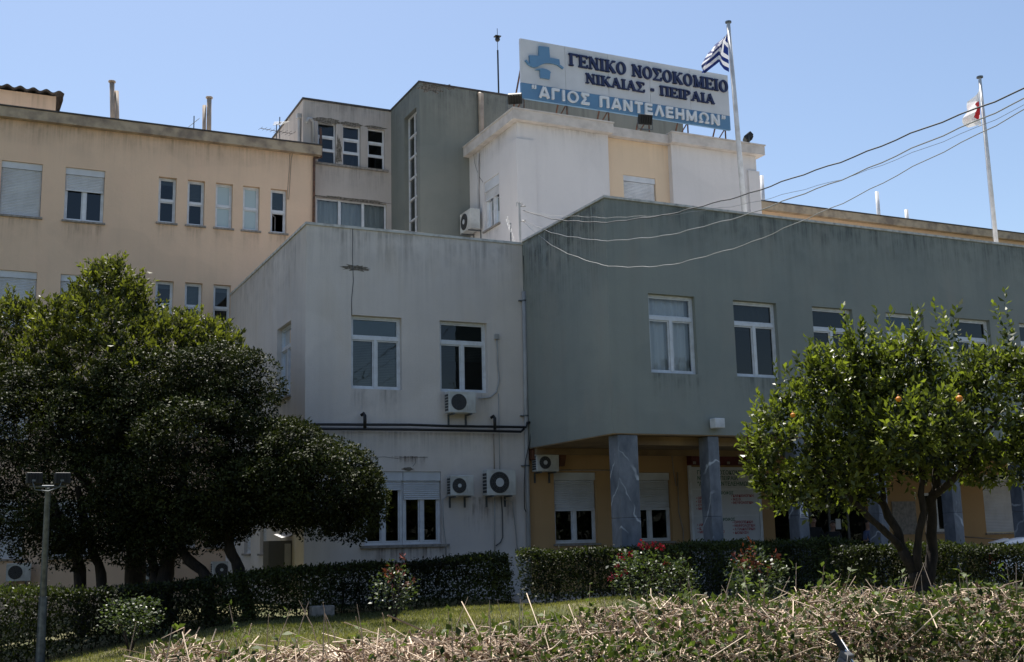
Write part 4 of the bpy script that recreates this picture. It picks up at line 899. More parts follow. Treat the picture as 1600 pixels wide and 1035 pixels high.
for k in range(12): b = MB(); x = p[0]+.05+(bx1-p[0])*k/12; zz = (p[2]-.1) if k % 2 else (max(q[2], bz1+.06)+.02); b.box(x, x+.1+.05*(k % 3), YL-.262, YL-.252, zz, zz+.08); b.build('paper_scrap', M['sill'], rp)
p, q = P(1252, 786, Y=YF), P(1264, 806, Y=YF); nb = empty('notice_sheet', ((p[0]+q[0])/2, YF, q[2]), 'white notice with a round emblem taped on the third column', 'notice')
cx3 = cols[2]; b = MB(); b.box(cx3[0]+.04, cx3[1]-.04, YF+.018, YF+.026, q[2]-.05, p[2]); b.build('sheet', M['sign_white'], nb)
b = MB(front(YF+.01)); cm = ((cx3[0]+cx3[1])/2, (p[2]+q[2])/2); b.disc(cm, .085, 0, .007, 24, .055); b.box(cm[0]-.1, cm[0]+.1, 0, .007, p[2]-.06, p[2]-.035); b.box(cm[0]-.09, cm[0]+.09, 0, .007, q[2]+.01, q[2]+.035); b.box(cm[0]-.1, cm[0]+.1, 0, .007, q[2]-.03, q[2]-.015); b.build('print', M['navy'], nb)
p, q = P(1308, 811, Y=YL), P(1317, 827, Y=YL); b = MB(); b.box(p[0], q[0], YL+.08, YL+.088, q[2], p[2]); tag(b.build('paper_notice', M['sign_white']), 'white paper sheet stuck on the dark entrance glass', 'notice')
p, q = P(1392, 784, Y=YL), P(1433, 835, Y=YL); b = MB(); b.box(p[0], q[0], YL-.04, YL-.002, q[2], p[2]); tag(b.build('blank_board', M['sill']), 'blank pale board on the ochre wall behind the orange tree trunks', 'board')

# ------------------------------------------------------------------ foliage
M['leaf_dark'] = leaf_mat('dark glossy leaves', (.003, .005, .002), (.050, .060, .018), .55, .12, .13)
M['leaf_bay'] = leaf_mat('olive green leaves', (.012, .018, .005), (.17, .175, .04), .48, .34, .3)
M['leaf_orange'] = leaf_mat('orange tree leaves', (.010, .017, .005), (.19, .215, .045), .42, .38, .4)
M['leaf_hedge'] = leaf_mat('hedge leaves', (.005, .009, .003), (.08, .098, .025), .5, .24, .24)
M['leaf_rose'] = leaf_mat('rose leaves', (.012, .022, .008), (.09, .12, .045), .42, .25, .4)
M['leaf_red'] = leaf_mat('young red leaves', (.12, .025, .022), (.26, .075, .045), .45, .08, .3)
M['petal'] = leaf_mat('red petals', (.10, .004, .014), (.24, .012, .04), .6, .25, .2)
M['leaf_street'] = leaf_mat('street tree leaves', (.02, .03, .01), (.05, .065, .02), .5, .15, .3)
M['ivy'] = leaf_mat('ivy leaves', (.010, .02, .006), (.12, .155, .05), .5, .3, .18)
M['stem_dry'] = leaf_mat('dry stems', (.12, .065, .042), (.82, .67, .51), .8, .0, .2)
M['grass'] = leaf_mat('grass blades', (.045, .06, .014), (.27, .245, .115), .6, .35, .3)
def unit(a): return a/np.maximum(np.linalg.norm(a, axis=1, keepdims=True), 1e-9)
def leaves(name, pts, out, size, m, parent=None, asp=.42, outw=.7, upw=.25, tint=None, kind=None, fold=.12, var=.35, flat=0., align=0., jit=.75):
    n = len(pts); d = unit(out*outw+rng.normal(size=(n, 3))*jit+np.array([0, 0, upw]))
    if flat: d[:, 2] *= 1-flat; d = unit(d)
    ref = rng.normal(size=(n, 3)); 
    if flat: ref = ref*(1-flat)+np.array([0, 0, 1.])*flat*0
    s_ = unit(np.cross(d, ref)) if not flat else unit(np.cross(d, np.array([0, 0, 1.])+rng.normal(size=(n, 3))*.45))
    if align: s_ = unit(np.cross(d, out+np.array([0, 0, .45])+rng.normal(size=(n, 3))*align))
    nn = np.cross(s_, d); L = size*(1+var*rng.uniform(-1, 1, n))[:, None]; W = L*asp*.5
    v0 = pts; v2 = pts+d*L; mid = pts+d*L*.48; v1 = mid+s_*W+nn*L*fold; v3 = mid-s_*W+nn*L*fold
    V = np.stack([v0, v1, v2, v3], 1).reshape(-1, 3); Fq = np.arange(4*n).reshape(n, 4)
    t = tint if tint is not None else rng.uniform(0, 1, n)
    return fast_mesh(name, V, Fq, m, parent, np.repeat(np.clip(t, 0, 1), 4), kind)
def lump(u, k):
    """direction dependent bumpiness, one pattern per k"""
    r_ = np.random.default_rng(k); v = 0
    for f in (2.2, 4.3, 7.): 
        for _ in range(3): v = v+np.sin(u@(r_.normal(size=3)*f)+r_.uniform(0, 6))/f
    return v
def crown(blobs, ncl, per, spread, rough_=.10, thick=.10, seed=1, inner=.15):
    """leaf points in clumps near the skin of a union of ellipsoids"""
    P_, O_, T_ = [], [], []; B_ = [(np.array(c, float), np.array(r_, float)) for c, r_ in blobs]
    area = np.array([(r_[0]*r_[1]*r_[2])**(2/3) for _, r_ in B_]); area /= area.sum()
    for k, (c, r_) in enumerate(B_):
        n = int(ncl*area[k]); u = unit(rng.normal(size=(n, 3))); f = (1+rough_*lump(u, seed+k))*(1-np.abs(rng.normal(size=n))*thick)
        ins = rng.uniform(size=n) < inner; f = np.where(ins, f*rng.uniform(.45, .95, n), f); q = c+u*r_*f[:, None]
        keep = np.ones(n, bool)
        for j, (c2, r2) in enumerate(B_):
            if j != k: keep &= (((q-c2)/r2)**2).sum(1) > .72
        q, u2 = q[keep], unit(u[keep]/r_); ct = np.clip(rng.normal(.45, .22, len(q)), 0, 1)
        pp = np.repeat(q, per, 0)+rng.normal(size=(len(q)*per, 3))*spread; P_.append(pp); O_.append(np.repeat(u2, per, 0)); T_.append(np.repeat(ct, per)+rng.normal(size=len(pp))*.18)
    return np.concatenate(P_), np.concatenate(O_), np.concatenate(T_)
def limb(b, pts, r0, r1, n=9):
    pts = [np.array(p_, float) for p_ in pts]; Q = []
    for a, c in zip(pts, pts[1:]):
        for k in range(4): Q.append(a+(c-a)*k/4)
    Q.append(pts[-1])
    for _ in range(2): Q = [Q[0]]+[(Q[i-1]+2*Q[i]+Q[i+1])/4 for i in range(1, len(Q)-1)]+[Q[-1]]
    rr = [(r0+(r1-r0)*k/(len(Q)-1))*(1+.09*math.sin(k*2.1)) for k in range(len(Q))]
    b.tube([tuple(q+np.array([.02*math.sin(k*1.7), .02*math.cos(k*1.3), 0])) for k, q in enumerate(Q)], rr, n)
def puffs(blobs, ncl, per, pr, seed=1, rough_=.08):
    """leaf points on many small rounded tufts that cover the skin of the crown lobes"""
    q, u, t = crown(blobs, ncl, 1, 0., rough_=rough_, thick=.05, seed=seed, inner=.12); n = len(q)
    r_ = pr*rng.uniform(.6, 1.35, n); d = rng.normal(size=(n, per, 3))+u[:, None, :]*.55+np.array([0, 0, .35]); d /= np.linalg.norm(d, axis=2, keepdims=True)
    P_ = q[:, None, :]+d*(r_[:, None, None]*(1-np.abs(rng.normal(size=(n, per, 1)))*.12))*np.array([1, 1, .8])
    ct = np.clip(.45+.3*d[..., 2]+rng.normal(size=(n, 1))*.15+rng.normal(size=(n, per))*.12, 0, 1); P_, d, ct = P_.reshape(-1, 3), d.reshape(-1, 3), ct.ravel()  # tint rises towards each tuft's top, top light painted into the leaves
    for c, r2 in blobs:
        m_ = int(16000*np.prod(r2)**(2/3)/sum(np.prod(q_[1])**(2/3) for q_ in blobs)); v = unit(rng.normal(size=(m_, 3))); P_ = np.concatenate([P_, np.array(c)+v*np.array(r2)*rng.uniform(.55, .93, m_)[:, None]]); d = np.concatenate([d, v]); ct = np.concatenate([ct, rng.uniform(0, .25, m_)])  # filler leaves inside the lobes, tinted dark to paint in deep shade
    return P_, d, ct
def sprays(q, u, per, L, up=.75, ang=.75):
    """leaves set along short shoots that grow outwards and upwards"""
    n = len(q); d = unit(u*.55+np.array([0, 0, up])+rng.normal(size=(n, 3))*.38); LL = L*rng.uniform(.55, 1.35, n); f = (np.arange(per)+.5)/per
    ph = rng.uniform(0, 6.28, n)[:, None]+np.arange(per)*2.4; a = unit(np.cross(d, rng.normal(size=(n, 3)))); b_ = np.cross(d, a)
    rad = a[:, None, :]*np.cos(ph)[..., None]+b_[:, None, :]*np.sin(ph)[..., None]
    P_ = q[:, None, :]+d[:, None, :]*(LL[:, None]*f)[..., None]; O_ = rad*ang+d[:, None, :]*(.35+.6*f)[None, :, None]
    ct = np.clip(.12+.62*f[None, :]+rng.normal(size=(n, 1))*.2+rng.normal(size=(n, per))*.12, 0, 1); return P_.reshape(-1, 3), unit(O_.reshape(-1, 3)), ct.ravel()
def px(x, y, D): return P(x, y, D=D)
def blob(x, y, D, rx, rz, ry=None):
    """crown lobe centred at a photographed point, radii given in photograph pixels"""
    k = D/F_PX; return (P(x, y, D=D), (rx*k, (ry or rx)*k, rz*k))
def tree(name, label, base, limbs, blobs, m, ncl, per, spread, size, group=None, seed=1, extra=None, **kw):
    o = empty(name, base, label, 'tree', group); b = MB()
    for pts, r0, r1 in limbs: limb(b, pts, r0, r1)
    b.build('trunk', M['bark'], o, smooth=True)
    st_ = kw.get('style')
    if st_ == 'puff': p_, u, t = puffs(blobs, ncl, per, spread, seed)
    else:
        p_, u, t = crown(blobs, ncl, per if st_ is None else 1, spread if st_ is None else .04, seed=seed, **{k: v for k, v in kw.items() if k in ('rough_', 'thick', 'inner')})
        if st_ == 'spray': p_, u, t = sprays(p_, u, per, spread)
    if extra is not None: p_ = np.concatenate([p_, extra[0]]); u = np.concatenate([u, extra[1]]); t = np.concatenate([t, extra[2]])
    leaves('crown', p_, u, size, M[m], o, tint=t, **{k: v for k, v in kw.items() if k in ('asp', 'outw', 'upw', 'fold', 'align', 'jit')})
    return o
def shoots(tips, per=26, h=.6, r=.09):
    t = np.repeat(np.array(tips), 2, 0)+rng.normal(size=(len(tips)*2, 3))*np.array([.1, .1, .06])-np.array([0, 0, h*.72 if h > .7 else h*.5]); return sprays(t, np.tile([0, 0, 1.], (len(t), 1)), per//2, h, 2.2, .8)
def gz(p_): return np.array([p_[0], p_[1], float(zg(p_[0], p_[1]))-.05])
DB = 29.5
# olive green tree behind, with the pointed top
bb = [blob(165, 530, DB, 95, 80), blob(170, 462, DB, 46, 42), blob(40, 560, DB, 75, 75), blob(290, 560, DB, 85, 62), blob(215, 600, DB, 130, 90), blob(20, 530, DB, 55, 48), blob(110, 590, DB, 110, 80)]
tips = [px(x, y, DB) for x, y in ((172, 425), (183, 420), (143, 428), (120, 455), (205, 450), (215, 470), (30, 480), (25, 465), (60, 480), (283, 500), (300, 505), (320, 515), (240, 500), (95, 480), (340, 530), (5, 500), (130, 440), (190, 440), (155, 440))]
bt = gz(px(215, 912, 28.6))
tree('broadleaf_tree', 'tall olive green tree with a pointed top behind the dark clipped trees', bt, [([bt, px(212, 880, 28.6), px(205, 800, 29), px(190, 700, DB), px(170, 520, DB)], .3, .08), ([px(210, 840, 28.8), px(120, 740, DB), px(50, 620, DB)], .16, .05), ([px(207, 800, 29), px(260, 720, DB), px(290, 600, DB)], .15, .05)],
     bb, 'leaf_bay', 5600, 12, .34, .135, seed=3, extra=shoots(tips, 40), thick=.16, rough_=.10, style='spray', outw=1.2, jit=.35)
# dark clipped dome trees in front
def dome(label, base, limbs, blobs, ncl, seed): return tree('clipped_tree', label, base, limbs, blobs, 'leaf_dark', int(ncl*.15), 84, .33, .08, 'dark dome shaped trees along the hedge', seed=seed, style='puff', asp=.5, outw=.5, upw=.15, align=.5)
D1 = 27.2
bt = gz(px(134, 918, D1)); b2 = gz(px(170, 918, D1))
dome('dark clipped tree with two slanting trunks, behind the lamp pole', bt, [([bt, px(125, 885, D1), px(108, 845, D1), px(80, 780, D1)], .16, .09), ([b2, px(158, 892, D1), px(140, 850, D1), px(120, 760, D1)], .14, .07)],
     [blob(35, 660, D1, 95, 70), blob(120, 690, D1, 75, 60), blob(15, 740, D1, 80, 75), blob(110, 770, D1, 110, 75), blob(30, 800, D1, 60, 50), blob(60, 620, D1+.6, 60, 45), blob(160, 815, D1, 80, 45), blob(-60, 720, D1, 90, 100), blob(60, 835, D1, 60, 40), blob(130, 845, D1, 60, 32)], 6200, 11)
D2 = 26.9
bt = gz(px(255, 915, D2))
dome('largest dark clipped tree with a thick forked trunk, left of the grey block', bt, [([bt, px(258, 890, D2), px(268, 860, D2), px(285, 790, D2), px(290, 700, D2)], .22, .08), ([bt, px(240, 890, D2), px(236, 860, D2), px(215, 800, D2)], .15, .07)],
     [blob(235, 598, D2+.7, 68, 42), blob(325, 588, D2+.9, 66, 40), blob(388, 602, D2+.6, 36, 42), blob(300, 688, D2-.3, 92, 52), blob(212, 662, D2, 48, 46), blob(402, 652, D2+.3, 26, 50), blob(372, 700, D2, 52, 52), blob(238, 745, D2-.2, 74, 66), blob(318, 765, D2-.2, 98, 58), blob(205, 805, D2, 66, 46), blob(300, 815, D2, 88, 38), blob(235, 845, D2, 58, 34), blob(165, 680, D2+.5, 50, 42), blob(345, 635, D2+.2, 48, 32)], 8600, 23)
D3 = 26.4
bt = gz(px(392, 912, D3))
dome('dark clipped tree on bent trunks leaning right in front of the grey wall', bt, [([bt, px(372, 885, D3), px(355, 850, D3), px(358, 825, D3), px(400, 770, D3), px(480, 740, D3)], .15, .07), ([gz(px(330, 912, D3)), px(325, 898, D3), px(285, 868, D3), px(280, 840, D3), px(320, 780, D3)], .15, .08)],
     [blob(505, 765, D3, 82, 66), blob(450, 730, D3, 60, 62), blob(425, 762, D3, 72, 46), blob(545, 780, D3, 44, 54), blob(490, 790, D3, 70, 28), blob(365, 786, D3, 55, 32)], 5600, 37)
# orange tree
DO = 20.5
ot = gz(px(1440, 925, DO)); ot[2] = -.05
J = px(1430, 895, DO)
lim = [([ot, px(1442, 915, DO), J], .19, .15), ([J, px(1410, 862, DO), px(1402, 830, DO+.1), px(1378, 785, DO+.3), px(1345, 757, DO+.3), px(1325, 715, DO)], .105, .045), ([px(1409, 858, DO), px(1378, 826, DO-.2), px(1345, 797, DO-.3), px(1322, 768, DO-.3), px(1285, 735, DO-.3)], .07, .035), ([px(1380, 788, DO+.3), px(1377, 740, DO+.4), px(1368, 660, DO+.4), px(1360, 600, DO+.3)], .055, .025),
       ([px(1434, 903, DO), px(1432, 862, DO-.1), px(1442, 800, DO-.1), px(1440, 745, DO), px(1425, 650, DO)], .085, .035), ([px(1448, 912, DO), px(1458, 870, DO+.2), px(1454, 800, DO+.2), px(1460, 765, DO+.2), px(1470, 710, DO+.3), px(1490, 660, DO+.3), px(1500, 600, DO+.3)], .115, .04), ([px(1456, 775, DO+.2), px(1485, 755, DO-.1), px(1510, 728, DO-.3), px(1560, 650, DO)], .075, .035), ([px(1487, 668, DO+.3), px(1440, 675, DO+.2), px(1400, 672, DO)], .035, .02)]
bo = [blob(1300, 650, DO, 62, 58), blob(1245, 690, DO, 60, 55), blob(1390, 630, DO, 60, 52), blob(1480, 640, DO, 60, 55), blob(1575, 650, DO, 70, 65), blob(1360, 700, DO, 85, 55), blob(1520, 700, DO, 85, 48), blob(1225, 735, DO, 48, 45), blob(1300, 750, DO, 65, 42), blob(1440, 680, DO-.9, 75, 50), blob(1340, 620, DO+.9, 55, 50), blob(1620, 620, DO, 60, 65), blob(1565, 735, DO, 70, 28), blob(1250, 772, DO, 48, 25), blob(1310, 778, DO, 50, 20), blob(1205, 700, DO, 28, 36), blob(1420, 715, DO+.6, 85, 34), blob(1285, 590, DO, 32, 32), blob(1420, 570, DO, 36, 34), blob(1340, 565, DO, 28, 34), blob(1545, 590, DO, 34, 36)]
tt = [px(x, y, DO+random.uniform(-.5, .5)) for x, y in ((1335, 510), (1325, 530), (1260, 535), (1262, 560), (1232, 585), (1215, 600), (1420, 510), (1415, 530), (1380, 520), (1460, 505), (1455, 520), (1480, 515), (1490, 540), (1565, 510), (1580, 520), (1560, 545), (1205, 620), (1190, 640), (1195, 690), (1350, 530), (1300, 560), (1400, 545), (1520, 550), (1600, 560), (1440, 535), (1185, 720), (1240, 600), (1285, 570))]
ex = shoots(tt, 46, .85, .12)
otree = tree('orange_tree', 'orange tree with twisting trunks and a few ripe oranges before the entrance', ot, lim, bo, 'leaf_orange', 3000, 12, .36, .125, seed=51, extra=ex, thick=.2, rough_=.12, inner=.35, asp=.46, upw=.05, fold=.15, style='spray', outw=1.2, jit=.35)
M['orange'] = weathered('orange peel', (.75, .27, .012), (.62, .2, .01), 20, .5, 0, .4)
for x, y, r_, l in ((1404, 624, 5.2, 'orange hanging in the middle of the orange tree'), (1499, 623, 6.2, 'orange in the dark hollow at the right of the tree'), (1239, 649, 4.5, 'orange at the left side of the tree near the green wall')):
    c = px(x, y, DO-1.75); rr = .045*r_/5
    b = MB(); b.ball(c, rr, 14, (1, 1, .95)); b.tube([(c[0], c[1], c[2]+rr*.9), (c[0]+.01, c[1]+.02, c[2]+rr+.03)], .003, 5); tag(b.build('orange', M['orange'], None, smooth=True), l, 'orange', 'oranges on the orange tree')
    lv = rng.normal(size=(14, 3))*np.array([.09, .05, .05])+np.array([c[0], c[1]+.08, c[2]+rr+.06])

def hedge(name, label, x0, x1, y0, y1, ztop, n, size, m='leaf_hedge', cat='hedge', group=None, seed=0, skew=0.):
    """clipped hedge; ztop(x) gives the height, skew slants it across the lawn"""
    c = ((x0+x1)/2, (y0+y1)/2, float(zg((x0+x1)/2, (y0+y1)/2))); o = empty(name, c, label, cat, group)
    x = rng.uniform(x0, x1, n); f = rng.uniform(size=n); yy = np.empty(n); z = np.empty(n); out = np.zeros((n, 3)); H = ztop(x)
    yb_ = lambda x_: skew*(x_-x0)
    g_ = zg(x, y0+yb_(x)); k = f < .42; yy[k] = y0; z[k] = g_[k]+.03+(H-g_)[k]*rng.uniform(.0, 1, k.sum())**.75; out[k] = (0, -1, .1)
    k = (f >= .42) & (f < .8); yy[k] = rng.uniform(y0, y1, k.sum()); z[k] = H[k]; out[k] = (0, -.1, 1)
    k = f >= .8; yy[k] = rng.uniform(y0+.1, y1, k.sum()); z[k] = g_[k]+(H-g_)[k]*rng.uniform(.1, .95, k.sum())
    e = rng.uniform(size=n) < .05; x[e] = np.where(rng.uniform(size=e.sum()) < .5, x0, x1); yy[e] = rng.uniform(y0, y1, e.sum()); out[e] = np.sign(x[e]-(x0+x1)/2)[:, None]*np.array([1., 0, 0])
    q = np.stack([x, yy+yb_(x), z], 1); L = lump(q*np.array([1.4, 1.4, 1.4])*.6, 90+seed)
    q += out*(L*.06)[:, None]+rng.normal(size=q.shape)*.045
    t = np.clip(.4+.25*L+rng.normal(size=n)*.2, 0, 1)
    leaves('foliage', q, out, size, M[m], o, tint=t, outw=.5, upw=.3, asp=.5, align=.5)
    b = MB()
    for k in range(int((x1-x0)*5)):
        xx = random.uniform(x0+.1, x1-.1); y_ = random.uniform(y0+.15, y1-.1)+skew*(xx-x0); h_ = float(ztop(np.array([xx]))[0]); zz = float(zg(xx, y_))-.05
        b.tube([(xx, y_, zz), (xx+random.uniform(-.1, .1), y_+random.uniform(-.1, .1), zz+(h_-zz)*.5), (xx+random.uniform(-.25, .25), y_, zz+(h_-zz)*.92)], [.018, .013, .005], 5)
    b.build('stems', M['bark'], o); return o
hA = [P(x, y, Y=25.7) for x, y in ((-40, 929), (0, 927), (130, 922), (250, 913), (375, 902), (480, 890), (600, 880), (792, 869))]
fA = lambda x: np.interp(x, [p_[0] for p_ in hA], [p_[2] for p_ in hA])-.05
hedge('clipped_hedge', 'long dark clipped hedge under the trees and along the grey block', -3.5, P(792, 900, Y=25.6)[0], 25.5, 26.7, fA, 62000, .075, seed=1, group='clipped hedges')
x0 = P(838, 880, Y=23.3)[0]; x1 = P(1352, 870, Y=23.3)[0]
hedge('clipped_hedge', 'clipped hedge right below the columns, shaded towards the entrance', x0, x1, 23.2, 24.15, lambda x: 1.27+.03*np.sin(x*2), 42000, .07, seed=2, group='clipped hedges')
x0 = P(1342, 880, Y=17.0)[0]; x1 = 24.
hedge('clipped_hedge', 'sunlit clipped hedge behind the orange tree trunk, in front of the white car', x0, x1, 16.9, 17.75, lambda x: 1.28-.03*(x-x0)+.02*np.sin(x*3), 42000, .065, seed=3, group='clipped hedges')

def bush(name, label, c, h_, r_, n, size, m, red=0, flowers=(), stems=5, group=None, tall=(), squash=1.):
    o = empty(name, c, label, 'rose bush', group); b = MB(); P_, O_ = [], []; c = np.array(c)
    for k in range(stems):
        a = k*2*math.pi/stems+random.random(); t = c+np.array([math.cos(a)*r_*.7, math.sin(a)*r_*.7, h_*random.uniform(.55, .95)]); md = c+(t-c)*.5+np.array([0, 0, h_*.1])
        b = MB(); b.tube([c+(0, 0, -.05), c+(md-c)*.5, md, t], [.016, .013, .01, .005], 6); b.build('stem', M['bark'], o, smooth=True)
    for t in tall: b = MB(); b.tube([c+(0, 0, h_*.4), np.array(t)], [.01, .004], 5); b.build('stem', M['bark'], o, smooth=True)
    n = int(n*.66); ncl = n//7; u = unit(rng.normal(size=(ncl, 3))); f = rng.uniform(.35, 1, ncl)**.6; q = c+np.array([0, 0, h_*.62])+u*f[:, None]*np.array([r_, r_, h_*.42*squash])
    pp = np.repeat(q, 7, 0)+rng.normal(size=(ncl*7, 3))*size*.9
    leaves('foliage', pp, np.repeat(u, 7, 0), size, M[m], o, asp=.6, flat=.45)
    if len(tall):
        for t in tall: q = c+(0, 0, h_*.5)+(np.array(t)-c-(0, 0, h_*.5))*rng.uniform(.45, 1.02, 22)[:, None]+rng.normal(size=(22, 3))*.035; leaves('red_shoot', q, unit(rng.normal(size=q.shape)), size*1.1, M['leaf_red'], o, asp=.5)
    for t in flowers: q = np.array(t)+rng.normal(size=(12, 3))*.028; leaves('bloom', q, unit(rng.normal(size=q.shape)), .048, M['petal'], o, asp=.9)
    return o
def bpos(x, y, D): p_ = P(x, y, D=D); return np.array([p_[0], p_[1], float(zg(p_[0], p_[1]))])
bush('rose_bush', 'round pale leaved rose bush on the lawn before the left hedge', bpos(203, 1016, 22.4), 1.12, .58, 1500, .075, 'leaf_rose', group='rose bushes', squash=.85)
c = bpos(616, 968, 22.5); k = 22.5/F_PX
bush('rose_bush', 'slender rose bush with reddish top shoots alone on the lawn', c, 1.12, .42, 620, .075, 'leaf_rose', group='rose bushes', tall=[px(630, 868, 22.5), px(604, 888, 22.5), px(648, 905, 22.5)], squash=.95)
fl = [px(x, y, 21.3) for x, y in ((965, 898), (955, 903), (975, 893), (985, 868), (972, 870), (1000, 853), (1012, 855), (1020, 850), (1028, 853), (1035, 854), (966, 885), (1040, 880), (1005, 850))]
bush('rose_bush', 'broad rose bush with crimson flowers in front of the column hedge', bpos(1002, 950, 21.5), 1.25, .52, 1500, .075, 'leaf_rose', group='rose bushes', flowers=fl)
bush('rose_bush', 'rose bush right beside the crimson one, with one pale bloom on top', bpos(1060, 950, 21.3), 1.12, .38, 800, .07, 'leaf_rose', group='rose bushes')
bush('rose_bush', 'rose bush with tall bronze red shoots left of the orange tree', bpos(1185, 950, 20.5), 1.2, .5, 1400, .08, 'leaf_rose', group='rose bushes', tall=[px(1172, 845, 20.5), px(1160, 858, 20.5), px(1215, 862, 20.5), px(1180, 870, 20.5), px(1148, 870, 20.5)])

# ------------------------------------------------------------------ grass on the lawn
n = 170000; q = np.empty((0, 2))
while len(q) < n:
    D = rng.uniform(13.5, 27.5, n)**1.0; x_ = rng.uniform(-40, 1250, n); lat = (x_-800)/F_PX*D; X = D*sy+lat*cy; Y = D*cy-lat*sy
    ok = (Y < 25.6) & ~((X > 12.2) & (Y > 23.2)); q = np.concatenate([q, np.stack([X, Y], 1)[ok]])
q = q[:n]; z = zg(q[:, 0], q[:, 1]); Pq = np.stack([q[:, 0], q[:, 1], z-.01], 1)
tn = np.clip(.5+.35*np.sin(q[:, 0]*.9+1.3*np.sin(q[:, 1]*.8))*np.sin(q[:, 1]*1.1+q[:, 0]*.3)+rng.normal(size=n)*.25, 0, 1)
gr = leaves('grass', Pq, np.tile([0, 0, 1.], (n, 1)), .075, M['grass'], None, asp=.12, outw=1.0, upw=.6, tint=tn, fold=.05)
tag(gr, kind='stuff')

# ------------------------------------------------------------------ near hedge of cut dry stems
HT = [(-30, 6.0, 1030), (200, 6.0, 1045), (250, 6.05, 1030), (420, 6.2, 1012), (600, 6.35, 1000), (760, 6.5, 990), (850, 6.6, 978), (960, 6.75, 966), (1040, 6.9, 950), (1120, 7.0, 940), (1250, 7.2, 934), (1400, 7.4, 928), (1600, 7.6, 926), (1750, 7.8, 926)]
hp = [P(x, y, Y=6.5) for x, y, *_ in [(a, c_) for a, _, c_ in HT]]
fN = lambda x: np.interp(x, [p_[0] for p_ in hp], [p_[2] for p_ in hp])
nx0, nx1 = hp[1][0], hp[-1][0]
nh = empty('cut_hedge', ((nx0+nx1)/2, 6.4, 0), 'low hacked back hedge of pale dry stems and ivy along the street', 'hedge')
def nhp(n, dens=None):
    x = rng.uniform(nx0, nx1, n); y = rng.uniform(5.75, 7.15, n); e = ((y-6.45)/.72)**2; top = fN(x)*(1-.20*np.clip(e, 0, 1)**1.5)+.075*lump(np.stack([x*1.7, y*2, x*0], 1), 5)
    return x, y, top
NS = 17000; x, y, top = nhp(NS); z = top-np.abs(rng.normal(size=NS))*.16-.02
az = rng.uniform(0, 2*math.pi, NS); el = rng.normal(.12, .42, NS); L = rng.gamma(2.6, .04, NS)+.04; long_ = rng.uniform(size=NS) < .03; L = np.where(long_, L+rng.uniform(.15, .5, NS), L); rl = (x-nx0)/(nx1-nx0); L *= np.where(rng.uniform(size=NS) < np.clip(1.25-1.0*rl, .3, 1), 1, .35)
d = np.stack([np.cos(az)*np.cos(el), np.sin(az)*np.cos(el), np.sin(el)], 1); r_ = .0016+.006*rng.uniform(size=NS)**2.2; r_ = np.where(long_, rng.uniform(.003, .006, NS), r_)
base = np.stack([x, y, z], 1)-d*(L/2)[:, None]; bend = rng.normal(size=(NS, 3))*.12*L[:, None]
ring_ = []; sd = unit(np.cross(d, rng.normal(size=(NS, 3)))); ud = np.cross(sd, d)
for k, f in enumerate((0, .5, 1)):
    c = base+d*(L*f)[:, None]+bend*(1-(2*f-1)**2)
    for a in range(4): ring_.append(c+(sd*math.cos(a*math.pi/2)+ud*math.sin(a*math.pi/2))*(r_*(1-.35*f))[:, None])
V = np.stack(ring_, 1).reshape(-1, 3); i0 = np.arange(NS)*12; Fq = []
for k in (0, 4):
    for a in range(4): Fq.append(np.stack([i0+k+a, i0+k+(a+1) % 4, i0+k+4+(a+1) % 4, i0+k+4+a], 1))
for k in (0, 8): Fq.append(np.stack([i0+k, i0+k+1, i0+k+2, i0+k+3], 1))
tn = np.clip(rng.normal(.6, .3, NS), 0, 1)
fast_mesh('dry_stems', V, np.concatenate(Fq), M['stem_dry'], nh, np.repeat(tn, 12), 'stuff')
nb_ = 46000; x, y, top = nhp(nb_); patchy = lump(np.stack([x*.8, y*1.2, x*.3], 1), 77); rel = (x-nx0)/(nx1-nx0)
keep = rng.uniform(size=nb_) < np.clip(.02+.85*rel**1.3+.35*patchy+.25*(y < 6.1), .03, 1); x, y, top = x[keep], y[keep], top[keep]; m_n = len(x)
z = top-np.abs(rng.normal(size=m_n))*.14+.01; front_ = rng.uniform(size=m_n) < .3; z = np.where(front_, top*rng.uniform(.3, 1, m_n), z); y = np.where(front_, 5.8+rng.normal(size=m_n)*.05, y)
o_ = np.tile([0, -.35, .8], (m_n, 1)); tn = np.clip(rng.normal(.45, .28, m_n), 0, 1)
leaves('ivy_leaves', np.stack([x, y, z], 1), o_, .038, M['ivy'], nh, asp=.62, outw=.6, upw=.2, tint=tn, kind='stuff', var=.6)
ns2 = 9000; x, y, top = nhp(ns2); z = top-np.abs(rng.normal(size=ns2))*.2-.03
leaves('dry_leaves', np.stack([x, y, z], 1), np.tile([0, 0, .3], (ns2, 1)), .05, M['stem_dry'], nh, asp=.35, outw=.2, upw=0, tint=np.clip(rng.normal(.25, .3, ns2), 0, 1), kind='stuff', var=.6)
b = MB()
for k in range(120): xx = random.uniform(nx0, nx1); yy = random.uniform(6, 7); b.tube([(xx, yy, -.1), (xx+.05, yy, float(fN(np.array([xx]))[0])*.85)], [.02, .008], 5)
b.build('stems', M['bark'], nh)
PT, OT = [], []
b = MB()
